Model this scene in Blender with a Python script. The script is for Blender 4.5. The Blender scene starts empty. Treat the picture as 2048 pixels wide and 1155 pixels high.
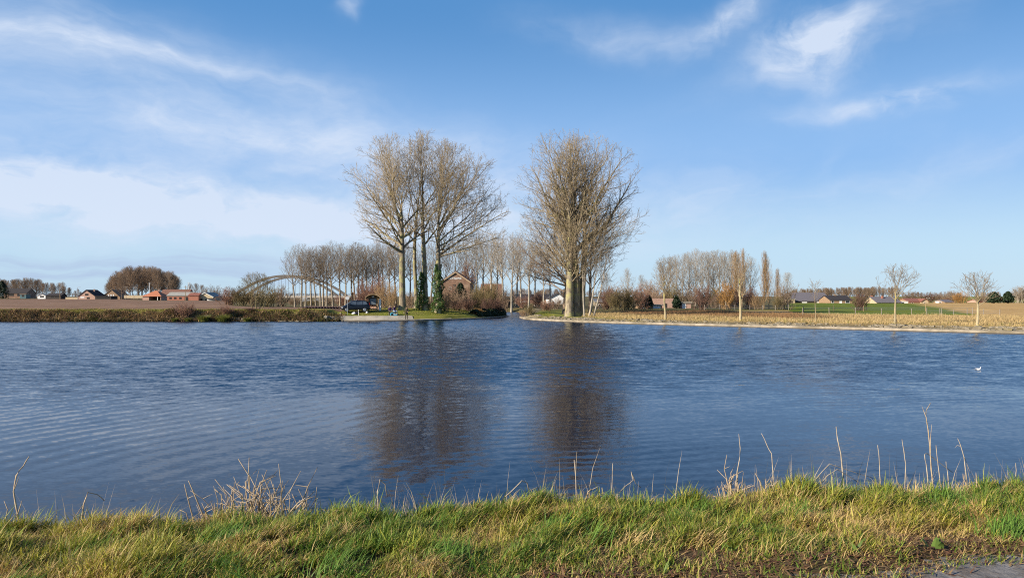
import bpy, math, random
import numpy as np
from mathutils import Vector, Matrix
R = math.radians
sc = bpy.context.scene
COL = sc.collection

# ------------------------------------------------------------------ camera
F = 1500.0 / 2048.0            # focal length in picture widths
HC = 3.3                       # camera height above the water
cam_d = bpy.data.cameras.new('camera')
cam = bpy.data.objects.new('camera', cam_d); COL.objects.link(cam)
cam_d.sensor_width = 36.0; cam_d.lens = 36.0 * F
cam_d.clip_start = 0.1; cam_d.clip_end = 9000
cam_d.shift_y = 14.5 / 2048.0
cam.location = (0, 0, HC); cam.rotation_euler = (R(90), 0, 0)
sc.camera = cam

def PX(px, Y): return (px - 1024.0) / 1500.0 * Y
def PZ(py, Y): return HC - (py - 592.0) / 1500.0 * Y

# ------------------------------------------------------------------ light
SUN_EL, SUN_AZ = 24.0, -118.0          # azimuth clockwise from +Y
sun_dir = Vector((math.sin(R(SUN_AZ)) * math.cos(R(SUN_EL)), math.cos(R(SUN_AZ)) * math.cos(R(SUN_EL)), math.sin(R(SUN_EL))))
sd = bpy.data.lights.new('sun', 'SUN'); so = bpy.data.objects.new('sun', sd); COL.objects.link(so)
sd.energy = 5.0; sd.angle = R(0.5); sd.color = (1.0, 0.90, 0.76)
so.rotation_euler = (-sun_dir).to_track_quat('-Z', 'Y').to_euler(); so.location = (-60, -60, 60)
sc.cycles.use_denoising = False; sc.cycles.filter_width = 1.1
vs = sc.view_settings
vs.view_transform = 'Standard'; vs.look = 'None'; vs.exposure = 0.72; vs.gamma = 1.0

class NT:
    """small helper for node trees"""
    def __init__(s, tree): s.t = tree; s.t.nodes.clear()
    def n(s, typ, **kw):
        nd = s.t.nodes.new(typ)
        for k, v in kw.items(): setattr(nd, k, v)
        return nd
    def link(s, a, b): s.t.links.new(a, b)
    def _in(s, sock, v):
        if hasattr(v, 'is_linked') or isinstance(v, bpy.types.NodeSocket): s.link(v, sock)
        else: sock.default_value = v
    def math(s, op, a, b=None, c=None, clamp=False):
        m = s.n('ShaderNodeMath', operation=op); m.use_clamp = clamp
        s._in(m.inputs[0], a)
        if b is not None: s._in(m.inputs[1], b)
        if c is not None: s._in(m.inputs[2], c)
        return m.outputs[0]
    def noise(s, vec, scale=1, detail=3, rough=0.55, dist=0.0, dims='3D'):
        m = s.n('ShaderNodeTexNoise', noise_dimensions=dims)
        if vec is not None: s.link(vec, m.inputs['Vector'])
        m.inputs['Scale'].default_value = scale; m.inputs['Detail'].default_value = detail
        m.inputs['Roughness'].default_value = rough; m.inputs['Distortion'].default_value = dist
        return m
    def comb(s, x, y, z):
        m = s.n('ShaderNodeCombineXYZ')
        for i, v in enumerate((x, y, z)): s._in(m.inputs[i], v)
        return m.outputs[0]
    def smooth(s, v, a, b):
        m = s.n('ShaderNodeMapRange', interpolation_type='SMOOTHSTEP')
        s._in(m.inputs['Value'], v); m.inputs['From Min'].default_value = a; m.inputs['From Max'].default_value = b
        return m.outputs[0]
    def mix(s, fac, a, b, mode='MIX'):
        m = s.n('ShaderNodeMix', data_type='RGBA', blend_type=mode)
        s._in(m.inputs[0], fac); s._in(m.inputs[6], a if not isinstance(a, tuple) else (*a, 1)[:4]); s._in(m.inputs[7], b if not isinstance(b, tuple) else (*b, 1)[:4])
        return m.outputs[2]

w = bpy.data.worlds.new('World'); sc.world = w; w.use_nodes = True
W = NT(w.node_tree)
sky = W.n('ShaderNodeTexSky', sky_type='NISHITA')
sky.sun_disc = False; sky.sun_elevation = R(SUN_EL); sky.sun_rotation = R(SUN_AZ)
sky.air_density = 1.0; sky.dust_density = 0.6; sky.ozone_density = 2.2; sky.altitude = 0
tc = W.n('ShaderNodeTexCoord'); sep = W.n('ShaderNodeSeparateXYZ'); W.link(tc.outputs['Generated'], sep.inputs[0])
dx, dy, dz = sep.outputs
az = W.math('ARCTAN2', dx, dy)
hor = W.math('SQRT', W.math('ADD', W.math('MULTIPLY', dx, dx), W.math('MULTIPLY', dy, dy)))
el = W.math('ARCTAN2', dz, hor)
def ang(px, py):
    u = (px - 1024) / 1500.0; v = (592 - py) / 1500.0
    return math.atan(u), math.atan(v / math.hypot(1, u))
# wisps: warp the angles a little so that every cloud edge is ragged
wc = W.comb(az, el, 0.0)
wn = W.noise(wc, 5.0, 4, 0.6); wsep = W.n('ShaderNodeSeparateColor'); W.link(wn.outputs['Color'], wsep.inputs[0])
azw = W.math('ADD', az, W.math('MULTIPLY_ADD', wsep.outputs[0], 0.16, -0.08))
elw = W.math('ADD', el, W.math('MULTIPLY_ADD', wsep.outputs[1], 0.07, -0.035))
fn = W.noise(W.comb(W.math('MULTIPLY', azw, 14.0), W.math('MULTIPLY', elw, 42.0), 3.3), 1.0, 6, 0.65)
fine = W.math('MULTIPLY_ADD', fn.outputs[0], 1.7, 0.18)
def cloud(px, py, lx, ly, rot, amp, sx, sy, lo, hi, detail=5, sharp=1.0, seed=0.0):
    """a soft patch of cirrus: centre, half-lengths and tilt as angles; streaky noise inside"""
    a0, e0 = ang(px, py); c, s_ = math.cos(R(rot)), math.sin(R(rot))
    da = W.math('SUBTRACT', azw, a0); de = W.math('SUBTRACT', elw, e0)
    p = W.math('ADD', W.math('MULTIPLY', da, c), W.math('MULTIPLY', de, s_))
    q = W.math('SUBTRACT', W.math('MULTIPLY', de, c), W.math('MULTIPLY', da, s_))
    r2 = W.math('ADD', W.math('POWER', W.math('ABSOLUTE', W.math('DIVIDE', p, lx / 1500)), 2.0), W.math('POWER', W.math('ABSOLUTE', W.math('DIVIDE', q, ly / 1500)), 2.0))
    g = W.math('EXPONENT', W.math('MULTIPLY', r2, -sharp))
    nz = W.noise(W.comb(W.math('MULTIPLY', p, sx), W.math('MULTIPLY', q, sy), seed), 1.0, detail, 0.6, 0.3)
    return W.math('MULTIPLY', W.math('MULTIPLY', W.math('MULTIPLY', g, W.smooth(nz.outputs[0], lo, hi)), fine), amp)
parts = [
    cloud(120, 378, 540, 66, -6, 1.0, 7, 15, 0.24, 0.62, seed=1.3),
    cloud(60, 345, 300, 40, -4, 0.5, 9, 20, 0.25, 0.6, seed=1.9),
    cloud(520, 430, 420, 50, -3, 0.95, 7, 16, 0.22, 0.62, seed=2.7),
    cloud(300, 240, 560, 50, -9, 0.62, 3, 11, 0.15, 0.75, seed=4.1),
    cloud(40, 62, 330, 24, -3, 0.7, 3, 16, 0.15, 0.7, seed=5.2),
    cloud(300, 120, 460, 60, -12, 0.55, 3, 12, 0.15, 0.8, seed=6.6),
    cloud(540, 170, 150, 13, -9, 0.34, 5, 18, 0.2, 0.7, seed=7.1),
    cloud(700, 300, 440, 55, -7, 0.45, 3, 12, 0.15, 0.75, seed=8.4),
    cloud(1645, 85, 110, 58, 8, 0.95, 11, 13, 0.25, 0.6, seed=10.5),
    cloud(1780, 30, 320, 34, 18, 0.30, 5, 12, 0.2, 0.75, seed=11.3),
    cloud(1455, 28, 95, 26, 30, 0.72, 9, 15, 0.2, 0.66, seed=12.8),
    cloud(1260, 82, 170, 32, -10, 0.40, 7, 12, 0.2, 0.7, seed=13.6),
    cloud(1770, 208, 150, 20, 2, 0.66, 9, 18, 0.25, 0.68, seed=14.2),
    cloud(1640, 160, 34, 30, 10, 0.30, 12, 16, 0.25, 0.68, seed=15.9),
    cloud(1420, 410, 440, 80, 6, 0.42, 5, 13, 0.3, 0.78, seed=16.4),
    cloud(1000, 400, 300, 90, 0, 0.55, 5, 11, 0.25, 0.75, seed=17.7),
    cloud(690, 8, 18, 24, -40, 0.38, 14, 18, 0.2, 0.7, seed=18.2),
    cloud(1850, 335, 320, 24, 9, 0.26, 4, 14, 0.25, 0.75, seed=19.1),
]
tot = parts[0]
for p_ in parts[1:]: tot = W.math('ADD', tot, p_)
tot = W.math('MINIMUM', tot, 0.88)
hsv = W.n('ShaderNodeHueSaturation'); W.link(sky.outputs[0], hsv.inputs['Color'])
hsv.inputs['Saturation'].default_value = 1.0; hsv.inputs['Value'].default_value = 1.0
cloud_col = (6.9, 7.8, 9.3)
# winter blue: the physical sky is drawn towards the clear blue of a cold front
ramp = W.n('ShaderNodeValToRGB'); W.link(W.math('DIVIDE', el, math.pi / 2), ramp.inputs[0])
cr = ramp.color_ramp; cr.interpolation = 'EASE'
stops = [(0.0, (5.6, 7.6, 9.2)), (0.03, (5.2, 7.4, 9.4)), (0.11, (2.75, 5.1, 8.9)), (0.24, (0.98, 3.0, 6.5)), (0.42, (0.42, 1.6, 4.6)), (1.0, (0.25, 1.05, 3.4))]
while len(cr.elements) < len(stops): cr.elements.new(0.5)
for e_, (p_, c_) in zip(cr.elements, stops): e_.position = p_; e_.color = (*[q / 10 for q in c_], 1)
rb = W.n('ShaderNodeVectorMath', operation='SCALE'); W.link(ramp.outputs[0], rb.inputs[0]); rb.inputs['Scale'].default_value = 10.0
skyb = W.mix(0.86, hsv.outputs[0], rb.outputs[0])
strata = W.math('MINIMUM', W.math('ADD', cloud(160, 540, 480, 24, -1, 0.8, 3, 55, 0.36, 0.62, seed=9.0), cloud(420, 520, 300, 10, -1, 0.6, 4, 60, 0.36, 0.62, seed=9.7)), 0.8)
skyc = W.mix(tot, W.mix(strata, skyb, (4.3, 5.5, 7.6)), cloud_col)
bg = W.n('ShaderNodeBackground'); W.link(skyc, bg.inputs[0]); bg.inputs[1].default_value = 0.0625
wo = W.n('ShaderNodeOutputWorld'); W.link(bg.outputs[0], wo.inputs[0])

# ------------------------------------------------------------------ helpers
def tag(o, label=None, cat=None, group=None, kind=None):
    if label: o['label'] = label
    if cat: o['category'] = cat
    if group: o['group'] = group
    if kind: o['kind'] = kind
    return o
def empty(name, loc=(0, 0, 0), rz=0, label=None, cat=None, group=None):
    o = bpy.data.objects.new(name, None); COL.objects.link(o)
    o.location = loc; o.rotation_euler = (0, 0, rz); o.empty_display_size = 0.3
    return tag(o, label, cat, group)
def link(name, me, parent=None):
    o = bpy.data.objects.new(name, me); COL.objects.link(o)
    if parent: o.parent = parent
    return o

def np_mesh(name, V, Q, mats, cols=None, smooth=False, attrs=None, midx=None):
    """mesh from numpy arrays: V (n,3), Q (m,4) or (m,3)"""
    me = bpy.data.meshes.new(name)
    V = np.ascontiguousarray(V, dtype=np.float32); Q = np.ascontiguousarray(Q, dtype=np.int32)
    k = Q.shape[1]
    me.vertices.add(len(V)); me.vertices.foreach_set('co', V.ravel())
    me.loops.add(Q.size); me.loops.foreach_set('vertex_index', Q.ravel())
    me.polygons.add(len(Q)); me.polygons.foreach_set('loop_start', np.arange(0, Q.size, k, dtype=np.int32))
    me.polygons.foreach_set('use_smooth', np.full(len(Q), smooth, dtype=bool))
    if midx is not None: me.polygons.foreach_set('material_index', np.ascontiguousarray(midx, dtype=np.int32))
    me.update(calc_edges=True)
    if cols is not None:
        a = me.color_attributes.new('tint', 'FLOAT_COLOR', 'POINT')
        c = np.ones((len(V), 4), dtype=np.float32); c[:, :3] = cols
        a.data.foreach_set('color', c.ravel())
    for nm, arr in (attrs or {}).items():
        a = me.attributes.new(nm, 'FLOAT', 'POINT'); a.data.foreach_set('value', np.ascontiguousarray(arr, dtype=np.float32))
    for m in (mats if isinstance(mats, (list, tuple)) else [mats]): me.materials.append(m)
    return me

class MB:
    """collects boxes, prisms and tubes into ONE mesh"""
    def __init__(s): s.v = []; s.f = []; s.m = []
    def add(s, vs_, fs, mi=0):
        b = len(s.v); s.v += [tuple(map(float, q)) for q in vs_]; s.f += [tuple(b + i for i in q) for q in fs]; s.m += [mi] * len(fs); return s
    def box(s, x0, x1, y0, y1, z0, z1, mi=0):
        return s.add([(x0, y0, z0), (x1, y0, z0), (x1, y1, z0), (x0, y1, z0), (x0, y0, z1), (x1, y0, z1), (x1, y1, z1), (x0, y1, z1)],
                     [(0, 3, 2, 1), (4, 5, 6, 7), (0, 1, 5, 4), (1, 2, 6, 5), (2, 3, 7, 6), (3, 0, 4, 7)], mi)
    def prism(s, poly, y0, y1, mi=0, axis='y'):
        n = len(poly)
        if axis == 'y': a = [(p[0], y0, p[1]) for p in poly]; b = [(p[0], y1, p[1]) for p in poly]
        elif axis == 'x': a = [(y0, p[0], p[1]) for p in poly]; b = [(y1, p[0], p[1]) for p in poly]
        else: a = [(p[0], p[1], y0) for p in poly]; b = [(p[0], p[1], y1) for p in poly]
        fs = [tuple(range(n)), tuple(range(2 * n - 1, n - 1, -1))] + [(i, n + i, n + (i + 1) % n, (i + 1) % n) for i in range(n)]
        return s.add(a + b, fs, mi)
    def tube(s, pts, rads, n=8, mi=0, caps=True):
        pts = [Vector(p) for p in pts]
        if not hasattr(rads, '__len__'): rads = [rads] * len(pts)
        vs_, fs = [], []
        for i, p in enumerate(pts):
            t = (pts[min(i + 1, len(pts) - 1)] - pts[max(i - 1, 0)]).normalized()
            ref = Vector((0, 0, 1)) if abs(t.z) < 0.9 else Vector((1, 0, 0))
            a = t.cross(ref).normalized(); b = t.cross(a)
            for k in range(n):
                th = 2 * math.pi * k / n
                vs_.append(p + (a * math.cos(th) + b * math.sin(th)) * rads[i])
        for i in range(len(pts) - 1):
            for k in range(n):
                fs.append((i * n + k, i * n + (k + 1) % n, (i + 1) * n + (k + 1) % n, (i + 1) * n + k))
        if caps: fs += [tuple(range(n - 1, -1, -1)), tuple((len(pts) - 1) * n + k for k in range(n))]
        return s.add(vs_, fs, mi)
    def loft(s, rings, mi=0, caps=True):
        n = len(rings[0]); vs_ = [p for r in rings for p in r]; fs = []
        for i in range(len(rings) - 1):
            for k in range(n): fs.append((i * n + k, i * n + (k + 1) % n, (i + 1) * n + (k + 1) % n, (i + 1) * n + k))
        if caps: fs += [tuple(range(n - 1, -1, -1)), tuple((len(rings) - 1) * n + k for k in range(n))]
        return s.add(vs_, fs, mi)
    def build(s, name, mats, parent=None, smooth=False):
        me = bpy.data.meshes.new(name); me.from_pydata(s.v, [], s.f)
        for m in (mats if isinstance(mats, (list, tuple)) else [mats]): me.materials.append(m)
        for p, i in zip(me.polygons, s.m): p.material_index = i; p.use_smooth = smooth
        return link(name, me, parent)

# ------------------------------------------------------------------ materials
def mk(name, c1, c2=None, scale=2.0, rough=0.85, bump=0.0, spec=0.3, metal=0.0, detail=5, stretch=None, c3=None):
    """mottled surface: two colours mixed by noise, a third in coarse stains"""
    m = bpy.data.materials.new(name); m.use_nodes = True; T = NT(m.node_tree)
    b = T.n('ShaderNodeBsdfPrincipled'); o = T.n('ShaderNodeOutputMaterial'); T.link(b.outputs[0], o.inputs[0])
    b.inputs['Roughness'].default_value = rough; b.inputs['Specular IOR Level'].default_value = spec; b.inputs['Metallic'].default_value = metal
    if c2 is None: c2 = tuple(x * 0.75 for x in c1)
    t = T.n('ShaderNodeTexCoord'); vec = t.outputs['Object']
    if stretch:
        mp = T.n('ShaderNodeMapping'); mp.inputs['Scale'].default_value = stretch; T.link(vec, mp.inputs[0]); vec = mp.outputs[0]
    nz = T.noise(vec, scale, detail, 0.65)
    c = T.mix(T.smooth(nz.outputs[0], 0.35, 0.65), c1, c2)
    if c3:
        n2 = T.noise(vec, scale * 0.23, 4, 0.6); c = T.mix(T.smooth(n2.outputs[0], 0.5, 0.68), c, c3)
    T.link(c, b.inputs['Base Color'])
    if bump:
        bp = T.n('ShaderNodeBump'); bp.inputs['Strength'].default_value = bump; bp.inputs['Distance'].default_value = 0.05
        T.link(nz.outputs[0], bp.inputs['Height']); T.link(bp.outputs[0], b.inputs['Normal'])
    return m
def mk_tint(name, scale=3.0, var=0.35, rough=0.8, translucent=0.0, spec=0.2, bump=0.0, scale2=None):
    """colour from the mesh's own tint attribute, mottled by noise"""
    m = bpy.data.materials.new(name); m.use_nodes = True; T = NT(m.node_tree)
    b = T.n('ShaderNodeBsdfPrincipled'); o = T.n('ShaderNodeOutputMaterial')
    b.inputs['Roughness'].default_value = rough; b.inputs['Specular IOR Level'].default_value = spec
    a = T.n('ShaderNodeAttribute'); a.attribute_name = 'tint'
    t = T.n('ShaderNodeTexCoord'); nz = T.noise(t.outputs['Object'], scale, 6, 0.68)
    v = T.math('MULTIPLY_ADD', nz.outputs[0], 2 * var, 1 - var)
    if scale2:
        n2 = T.noise(t.outputs['Object'], scale2, 4, 0.6)
        v = T.math('MULTIPLY', v, T.math('MULTIPLY_ADD', n2.outputs[0], 1.2, 0.4))
    c = T.mix(1.0, a.outputs['Color'], T.comb(v, v, v), 'MULTIPLY')
    T.link(c, b.inputs['Base Color'])
    if bump:
        bp = T.n('ShaderNodeBump'); bp.inputs['Strength'].default_value = bump; bp.inputs['Distance'].default_value = 0.1
        T.link(nz.outputs[0], bp.inputs['Height']); T.link(bp.outputs[0], b.inputs['Normal'])
    if translucent:
        tr = T.n('ShaderNodeBsdfTranslucent'); T.link(c, tr.inputs[0])
        mx = T.n('ShaderNodeMixShader'); mx.inputs[0].default_value = translucent
        T.link(b.outputs[0], mx.inputs[1]); T.link(tr.outputs[0], mx.inputs[2]); T.link(mx.outputs[0], o.inputs[0])
    else: T.link(b.outputs[0], o.inputs[0])
    return m
def mk_bark(name, bark1, bark2, twig, lichen=None):
    """bark that turns to the twig colour where the wood is thin (attribute 'thin')"""
    m = bpy.data.materials.new(name); m.use_nodes = True; T = NT(m.node_tree)
    b = T.n('ShaderNodeBsdfPrincipled'); o = T.n('ShaderNodeOutputMaterial'); T.link(b.outputs[0], o.inputs[0])
    b.inputs['Roughness'].default_value = 0.9; b.inputs['Specular IOR Level'].default_value = 0.15
    t = T.n('ShaderNodeTexCoord'); mp = T.n('ShaderNodeMapping'); mp.inputs['Scale'].default_value = (1, 1, 0.3); T.link(t.outputs['Object'], mp.inputs[0])
    nz = T.noise(mp.outputs[0], 3.2, 7, 0.75)
    c = T.mix(T.smooth(nz.outputs[0], 0.40, 0.60), bark1, bark2)
    n3 = T.noise(t.outputs['Object'], 0.55, 5, 0.65); c = T.mix(T.math('MULTIPLY', T.smooth(n3.outputs[0], 0.48, 0.66), 0.55), c, tuple(q * 0.55 for q in bark2))
    if lichen:
        n2 = T.noise(t.outputs['Object'], 0.8, 4, 0.6); c = T.mix(T.smooth(n2.outputs[0], 0.48, 0.6), c, lichen)
    a = T.n('ShaderNodeAttribute'); a.attribute_name = 'thin'
    c = T.mix(a.outputs['Fac'], c, twig)
    oi = T.n('ShaderNodeObjectInfo'); v = T.math('MULTIPLY_ADD', oi.outputs['Random'], 0.4, 0.8)
    c = T.mix(1.0, c, T.comb(v, v, v), 'MULTIPLY')
    T.link(c, b.inputs['Base Color'])
    bp = T.n('ShaderNodeBump'); bp.inputs['Strength'].default_value = 0.6; bp.inputs['Distance'].default_value = 0.04
    T.link(nz.outputs[0], bp.inputs['Height']); T.link(bp.outputs[0], b.inputs['Normal'])
    return m
M = {}
M['bark_big'] = mk_bark('poplar bark', (0.33, 0.275, 0.19), (0.15, 0.12, 0.085), (0.35, 0.275, 0.17), (0.31, 0.28, 0.13))
M['bark_row'] = mk_bark('row poplar bark', (0.36, 0.30, 0.22), (0.20, 0.165, 0.12), (0.24, 0.19, 0.135))
M['bark_grey'] = mk_bark('grey bark', (0.42, 0.37, 0.29), (0.26, 0.225, 0.175), (0.33, 0.28, 0.215))
M['bark_brown'] = mk_bark('brown bark', (0.29, 0.21, 0.145), (0.18, 0.13, 0.095), (0.26, 0.185, 0.125))
M['bark_red'] = mk_bark('red twig bark', (0.24, 0.15, 0.10), (0.15, 0.10, 0.07), (0.27, 0.155, 0.11))
M['bark_darkred'] = mk_bark('dark red twig bark', (0.16, 0.10, 0.075), (0.10, 0.07, 0.055), (0.17, 0.10, 0.075))
M['bark_orange'] = mk_bark('orange twig bark', (0.30, 0.20, 0.10), (0.2, 0.13, 0.07), (0.36, 0.20, 0.07))
M['bark_tan'] = mk_bark('tan twig bark', (0.36, 0.27, 0.16), (0.24, 0.17, 0.10), (0.36, 0.24, 0.13))
M['bark_olive'] = mk_bark('olive twig bark', (0.22, 0.18, 0.09), (0.13, 0.11, 0.06), (0.20, 0.155, 0.075))
M['bark_lichen'] = mk_bark('lichen bark', (0.40, 0.33, 0.20), (0.28, 0.23, 0.14), (0.27, 0.21, 0.14), (0.42, 0.36, 0.12))
M['leaf'] = mk_tint('leaf green', 1.5, 0.35, 0.55, 0.25, 0.4)
M['blade'] = mk_tint('grass blade', 6.0, 0.25, 0.55, 0.35, 0.35)
M['dryblade'] = mk_tint('dry grass blade', 0.6, 0.3, 0.8, 0.25)
M['ground'] = mk_tint('ground', 0.9, 0.5, 0.95, 0, 0.1, 0.5, 0.12)
M['brick_pink'] = mk('pink brick', (0.47, 0.31, 0.235), (0.38, 0.235, 0.175), 3)
M['brick_red'] = mk('red brick', (0.40, 0.17, 0.11), (0.30, 0.12, 0.08), 3)
M['brick_tan'] = mk('tan brick', (0.34, 0.23, 0.14), (0.27, 0.17, 0.10), 3)
M['brick_old'] = mk('old brown brick', (0.27, 0.165, 0.11), (0.17, 0.10, 0.07), 2.2, c3=(0.32, 0.22, 0.15))
M['cream'] = mk('cream render', (0.52, 0.42, 0.27), (0.45, 0.35, 0.22), 1.5)
M['white'] = mk('white paint', (0.78, 0.77, 0.74), (0.70, 0.69, 0.66), 1.5, 0.6)
M['grey'] = mk('grey paint', (0.34, 0.34, 0.34), (0.28, 0.28, 0.28), 1.5, 0.6)
M['roof_dark'] = mk('dark roof tile', (0.05, 0.042, 0.04), (0.03, 0.027, 0.026), 3)
M['roof_slate'] = mk('slate roof', (0.17, 0.15, 0.155), (0.12, 0.11, 0.115), 3)
M['roof_orange'] = mk('orange roof tile', (0.52, 0.20, 0.10), (0.40, 0.14, 0.07), 3)
M['roof_red'] = mk('red roof tile', (0.27, 0.11, 0.075), (0.20, 0.08, 0.055), 2)
M['roof_brown'] = mk('brown roof tile', (0.22, 0.11, 0.075), (0.16, 0.08, 0.055), 2)
M['fibre'] = mk('fibre cement roof', (0.36, 0.34, 0.29), (0.27, 0.255, 0.22), 2)
M['concrete'] = mk('concrete', (0.42, 0.37, 0.29), (0.30, 0.27, 0.21), 1.2, 0.9, 0.3, c3=(0.23, 0.21, 0.15))
M['kerb'] = mk('kerb concrete', (0.40, 0.335, 0.25), (0.25, 0.21, 0.15), 0.9, 0.9, 0.3, c3=(0.17, 0.14, 0.09))
M['wet'] = mk('wet concrete', (0.06, 0.055, 0.045), (0.04, 0.035, 0.03), 2, 0.5)
M['steel'] = mk('bridge steel', (0.125, 0.11, 0.095), (0.085, 0.075, 0.066), 0.5, 0.6)
M['deckc'] = mk('bridge deck concrete', (0.42, 0.38, 0.32), (0.33, 0.30, 0.26), 0.6)
M['galv'] = mk('galvanised steel', (0.42, 0.43, 0.44), (0.34, 0.35, 0.36), 3, 0.45, 0, 0.5, 0.6)
M['wood'] = mk('weathered wood', (0.40, 0.28, 0.15), (0.30, 0.20, 0.11), 4, stretch=(1, 1, 0.2))
M['wood_grey'] = mk('grey wood', (0.30, 0.26, 0.21), (0.21, 0.18, 0.15), 4)
M['wood_dark'] = mk('dark stained wood', (0.06, 0.05, 0.045), (0.04, 0.035, 0.03), 4)
M['glass'] = mk('window glass', (0.03, 0.035, 0.04), (0.02, 0.025, 0.03), 0.7, 0.08, 0, 0.6)
M['car_glass'] = mk('car glass', (0.09, 0.115, 0.14), (0.05, 0.065, 0.08), 1.5, 0.08, 0, 0.8)  # base colour lightened to stand in for reflections in the windows
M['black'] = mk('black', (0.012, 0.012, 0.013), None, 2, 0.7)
M['paint_navy'] = mk('navy car paint', (0.008, 0.010, 0.016), (0.006, 0.008, 0.013), 2, 0.25, 0, 0.35)
M['tyre'] = mk('tyre rubber', (0.02, 0.02, 0.02), None, 5, 0.9)
M['alloy'] = mk('wheel alloy', (0.5, 0.5, 0.5), None, 5, 0.35, 0, 0.5, 0.7)
M['lamp'] = mk('lamp lens', (0.75, 0.76, 0.78), None, 5, 0.1, 0, 0.8)
M['red_lens'] = mk('red lens', (0.3, 0.01, 0.01), None, 5, 0.2)
M['skin'] = mk('skin', (0.52, 0.33, 0.24), (0.48, 0.30, 0.22), 8, 0.6)
M['hair'] = mk('grey hair', (0.30, 0.26, 0.23), (0.2, 0.17, 0.15), 30)
M['hair_dark'] = mk('brown hair', (0.05, 0.035, 0.025), None, 30)
M['purple'] = mk('purple jacket', (0.07, 0.035, 0.10), (0.05, 0.025, 0.07), 6)
M['blue_cloth'] = mk('turquoise fabric', (0.03, 0.24, 0.36), (0.02, 0.18, 0.28), 6)
M['blue_light'] = mk('pale blue fabric', (0.26, 0.36, 0.50), (0.2, 0.28, 0.4), 6)
M['olive_cloth'] = mk('olive fabric', (0.085, 0.07, 0.04), (0.06, 0.05, 0.03), 6)
M['dark_cloth'] = mk('dark fabric', (0.025, 0.025, 0.032), (0.018, 0.018, 0.024), 6)
M['feather'] = mk('white feathers', (0.85, 0.85, 0.84), (0.78, 0.78, 0.78), 12)
M['feather_grey'] = mk('grey feathers', (0.55, 0.57, 0.6), (0.48, 0.5, 0.53), 12)
M['stone'] = mk('stone', (0.27, 0.23, 0.165), (0.17, 0.14, 0.09), 1.3, 0.95, 0.4, c3=(0.19, 0.15, 0.06))
M['path'] = mk('worn concrete path', (0.23, 0.215, 0.20), (0.15, 0.14, 0.125), 9, 0.95, 0.5, c3=(0.13, 0.10, 0.075))
M['reed'] = mk('dry reed', (0.46, 0.35, 0.22), (0.32, 0.235, 0.14), 14)
M['reed_grey'] = mk('bleached reed', (0.42, 0.35, 0.26), (0.30, 0.24, 0.17), 14)

# ------------------------------------------------------------------ shoreline and terrain
SHORE = [(-3500, 97), (-400, 97), (-70, 97.5), (-24.6, 98.6), (-18, 98.9), (-13, 100.5), (-9.2, 103.3), (-4.5, 110), (-0.56, 120.7), (-3.5, 140), (-7, 155),
         (-3, 158), (3.6, 155), (2.6, 135), (1.2, 112.5), (1.9, 105), (3.4, 101), (6.8, 96.2), (10.8, 91.7), (18.5, 85.3), (25.3, 79.8), (33.3, 73.9), (44.5, 65.3), (62, 52), (90, 30), (130, -10), (420, -300)]
S = np.array(SHORE, float)
def wob(x, y, seed, k=6, f0=0.3):
    """cheap smooth noise, about -1..1, from a sum of turned sines"""
    r = np.random.RandomState(seed); o = np.zeros(np.broadcast(x, y).shape)
    for i in range(k):
        a = r.uniform(0, 2 * math.pi); f = f0 * (1.7 ** (i * 0.6)); ph = r.uniform(0, 7)
        o += np.sin((x * math.cos(a) + y * math.sin(a)) * f + ph + 0.8 * np.sin((x * math.sin(a) - y * math.cos(a)) * f * 0.7 + ph * 2))
    return o / k * 1.6
def shore_dist(X, Y):
    """signed distance to the shoreline, positive on land"""
    best = np.full(X.shape, 1e9)
    for (x0, y0), (x1, y1) in zip(SHORE[:-1], SHORE[1:]):
        vx, vy = x1 - x0, y1 - y0; L2 = vx * vx + vy * vy
        t = np.clip(((X - x0) * vx + (Y - y0) * vy) / L2, 0, 1)
        best = np.minimum(best, np.hypot(X - x0 - t * vx, Y - y0 - t * vy))
    poly = SHORE + [(3500, -300), (3500, 5000), (-3500, 5000)]
    ins = np.zeros(X.shape, bool); n = len(poly); j = n - 1
    for i in range(n):
        xi, yi = poly[i]; xj, yj = poly[j]
        c = ((yi > Y) != (yj > Y)) & (X < (xj - xi) * (Y - yi) / ((yj - yi) if yj != yi else 1e-9) + xi)
        ins ^= c; j = i
    return np.where(ins, best, -best)
def sst(v, a, b):
    t = np.clip((v - a) / (b - a), 0, 1); return t * t * (3 - 2 * t)
def terrain(X, Y, d=None):
    X = np.asarray(X, float); Y = np.asarray(Y, float)
    if d is None: d = shore_dist(X, Y)
    jag = 0.5 * wob(X, Y, 3, 6, 0.5)
    zl = -0.5 + 2.0 * sst(d + jag, -0.6, 3.4)                       # natural bank
    zq = np.where(d < 1.5, -0.2 + 0.55 * np.clip(d, 0, 1.5), 0.62 + 0.75 * sst(d, 1.5, 9))   # behind the quay
    zr = np.where(d < 0.5, -0.4, 0.16 + 0.35 * sst(d, 0.5, 3.0) + 0.2 * sst(d, 6, 30))       # behind the kerb
    wl = 1 - sst(X, -25.2, -24.4); wr = sst(X, 0.5, 2.5) * (1 - sst(Y, 112, 118) * (1 - sst(X, 4, 8)))
    z = zl * wl + (1 - wl) * (zq * (1 - wr) + zr * wr)
    side = sst(Y, 118, 165) * sst(X / np.maximum(Y, 1), -0.42, -0.30) * (1 - sst(X / np.maximum(Y, 1), 0.06, 0.14))
    z = np.where(d > 3, z * (1 - side) + 0.78 * side, z)
    far = sst(Y, 300, 700)
    z = z + far * 0.35
    z = np.where(d < -0.05, np.minimum(z, -0.5), z)
    return z + np.where(d > 4, 0.04 * wob(X, Y, 9, 5, 0.35), 0)
def tz(x, y): return float(terrain(np.array([x]), np.array([y]))[0])

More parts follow.
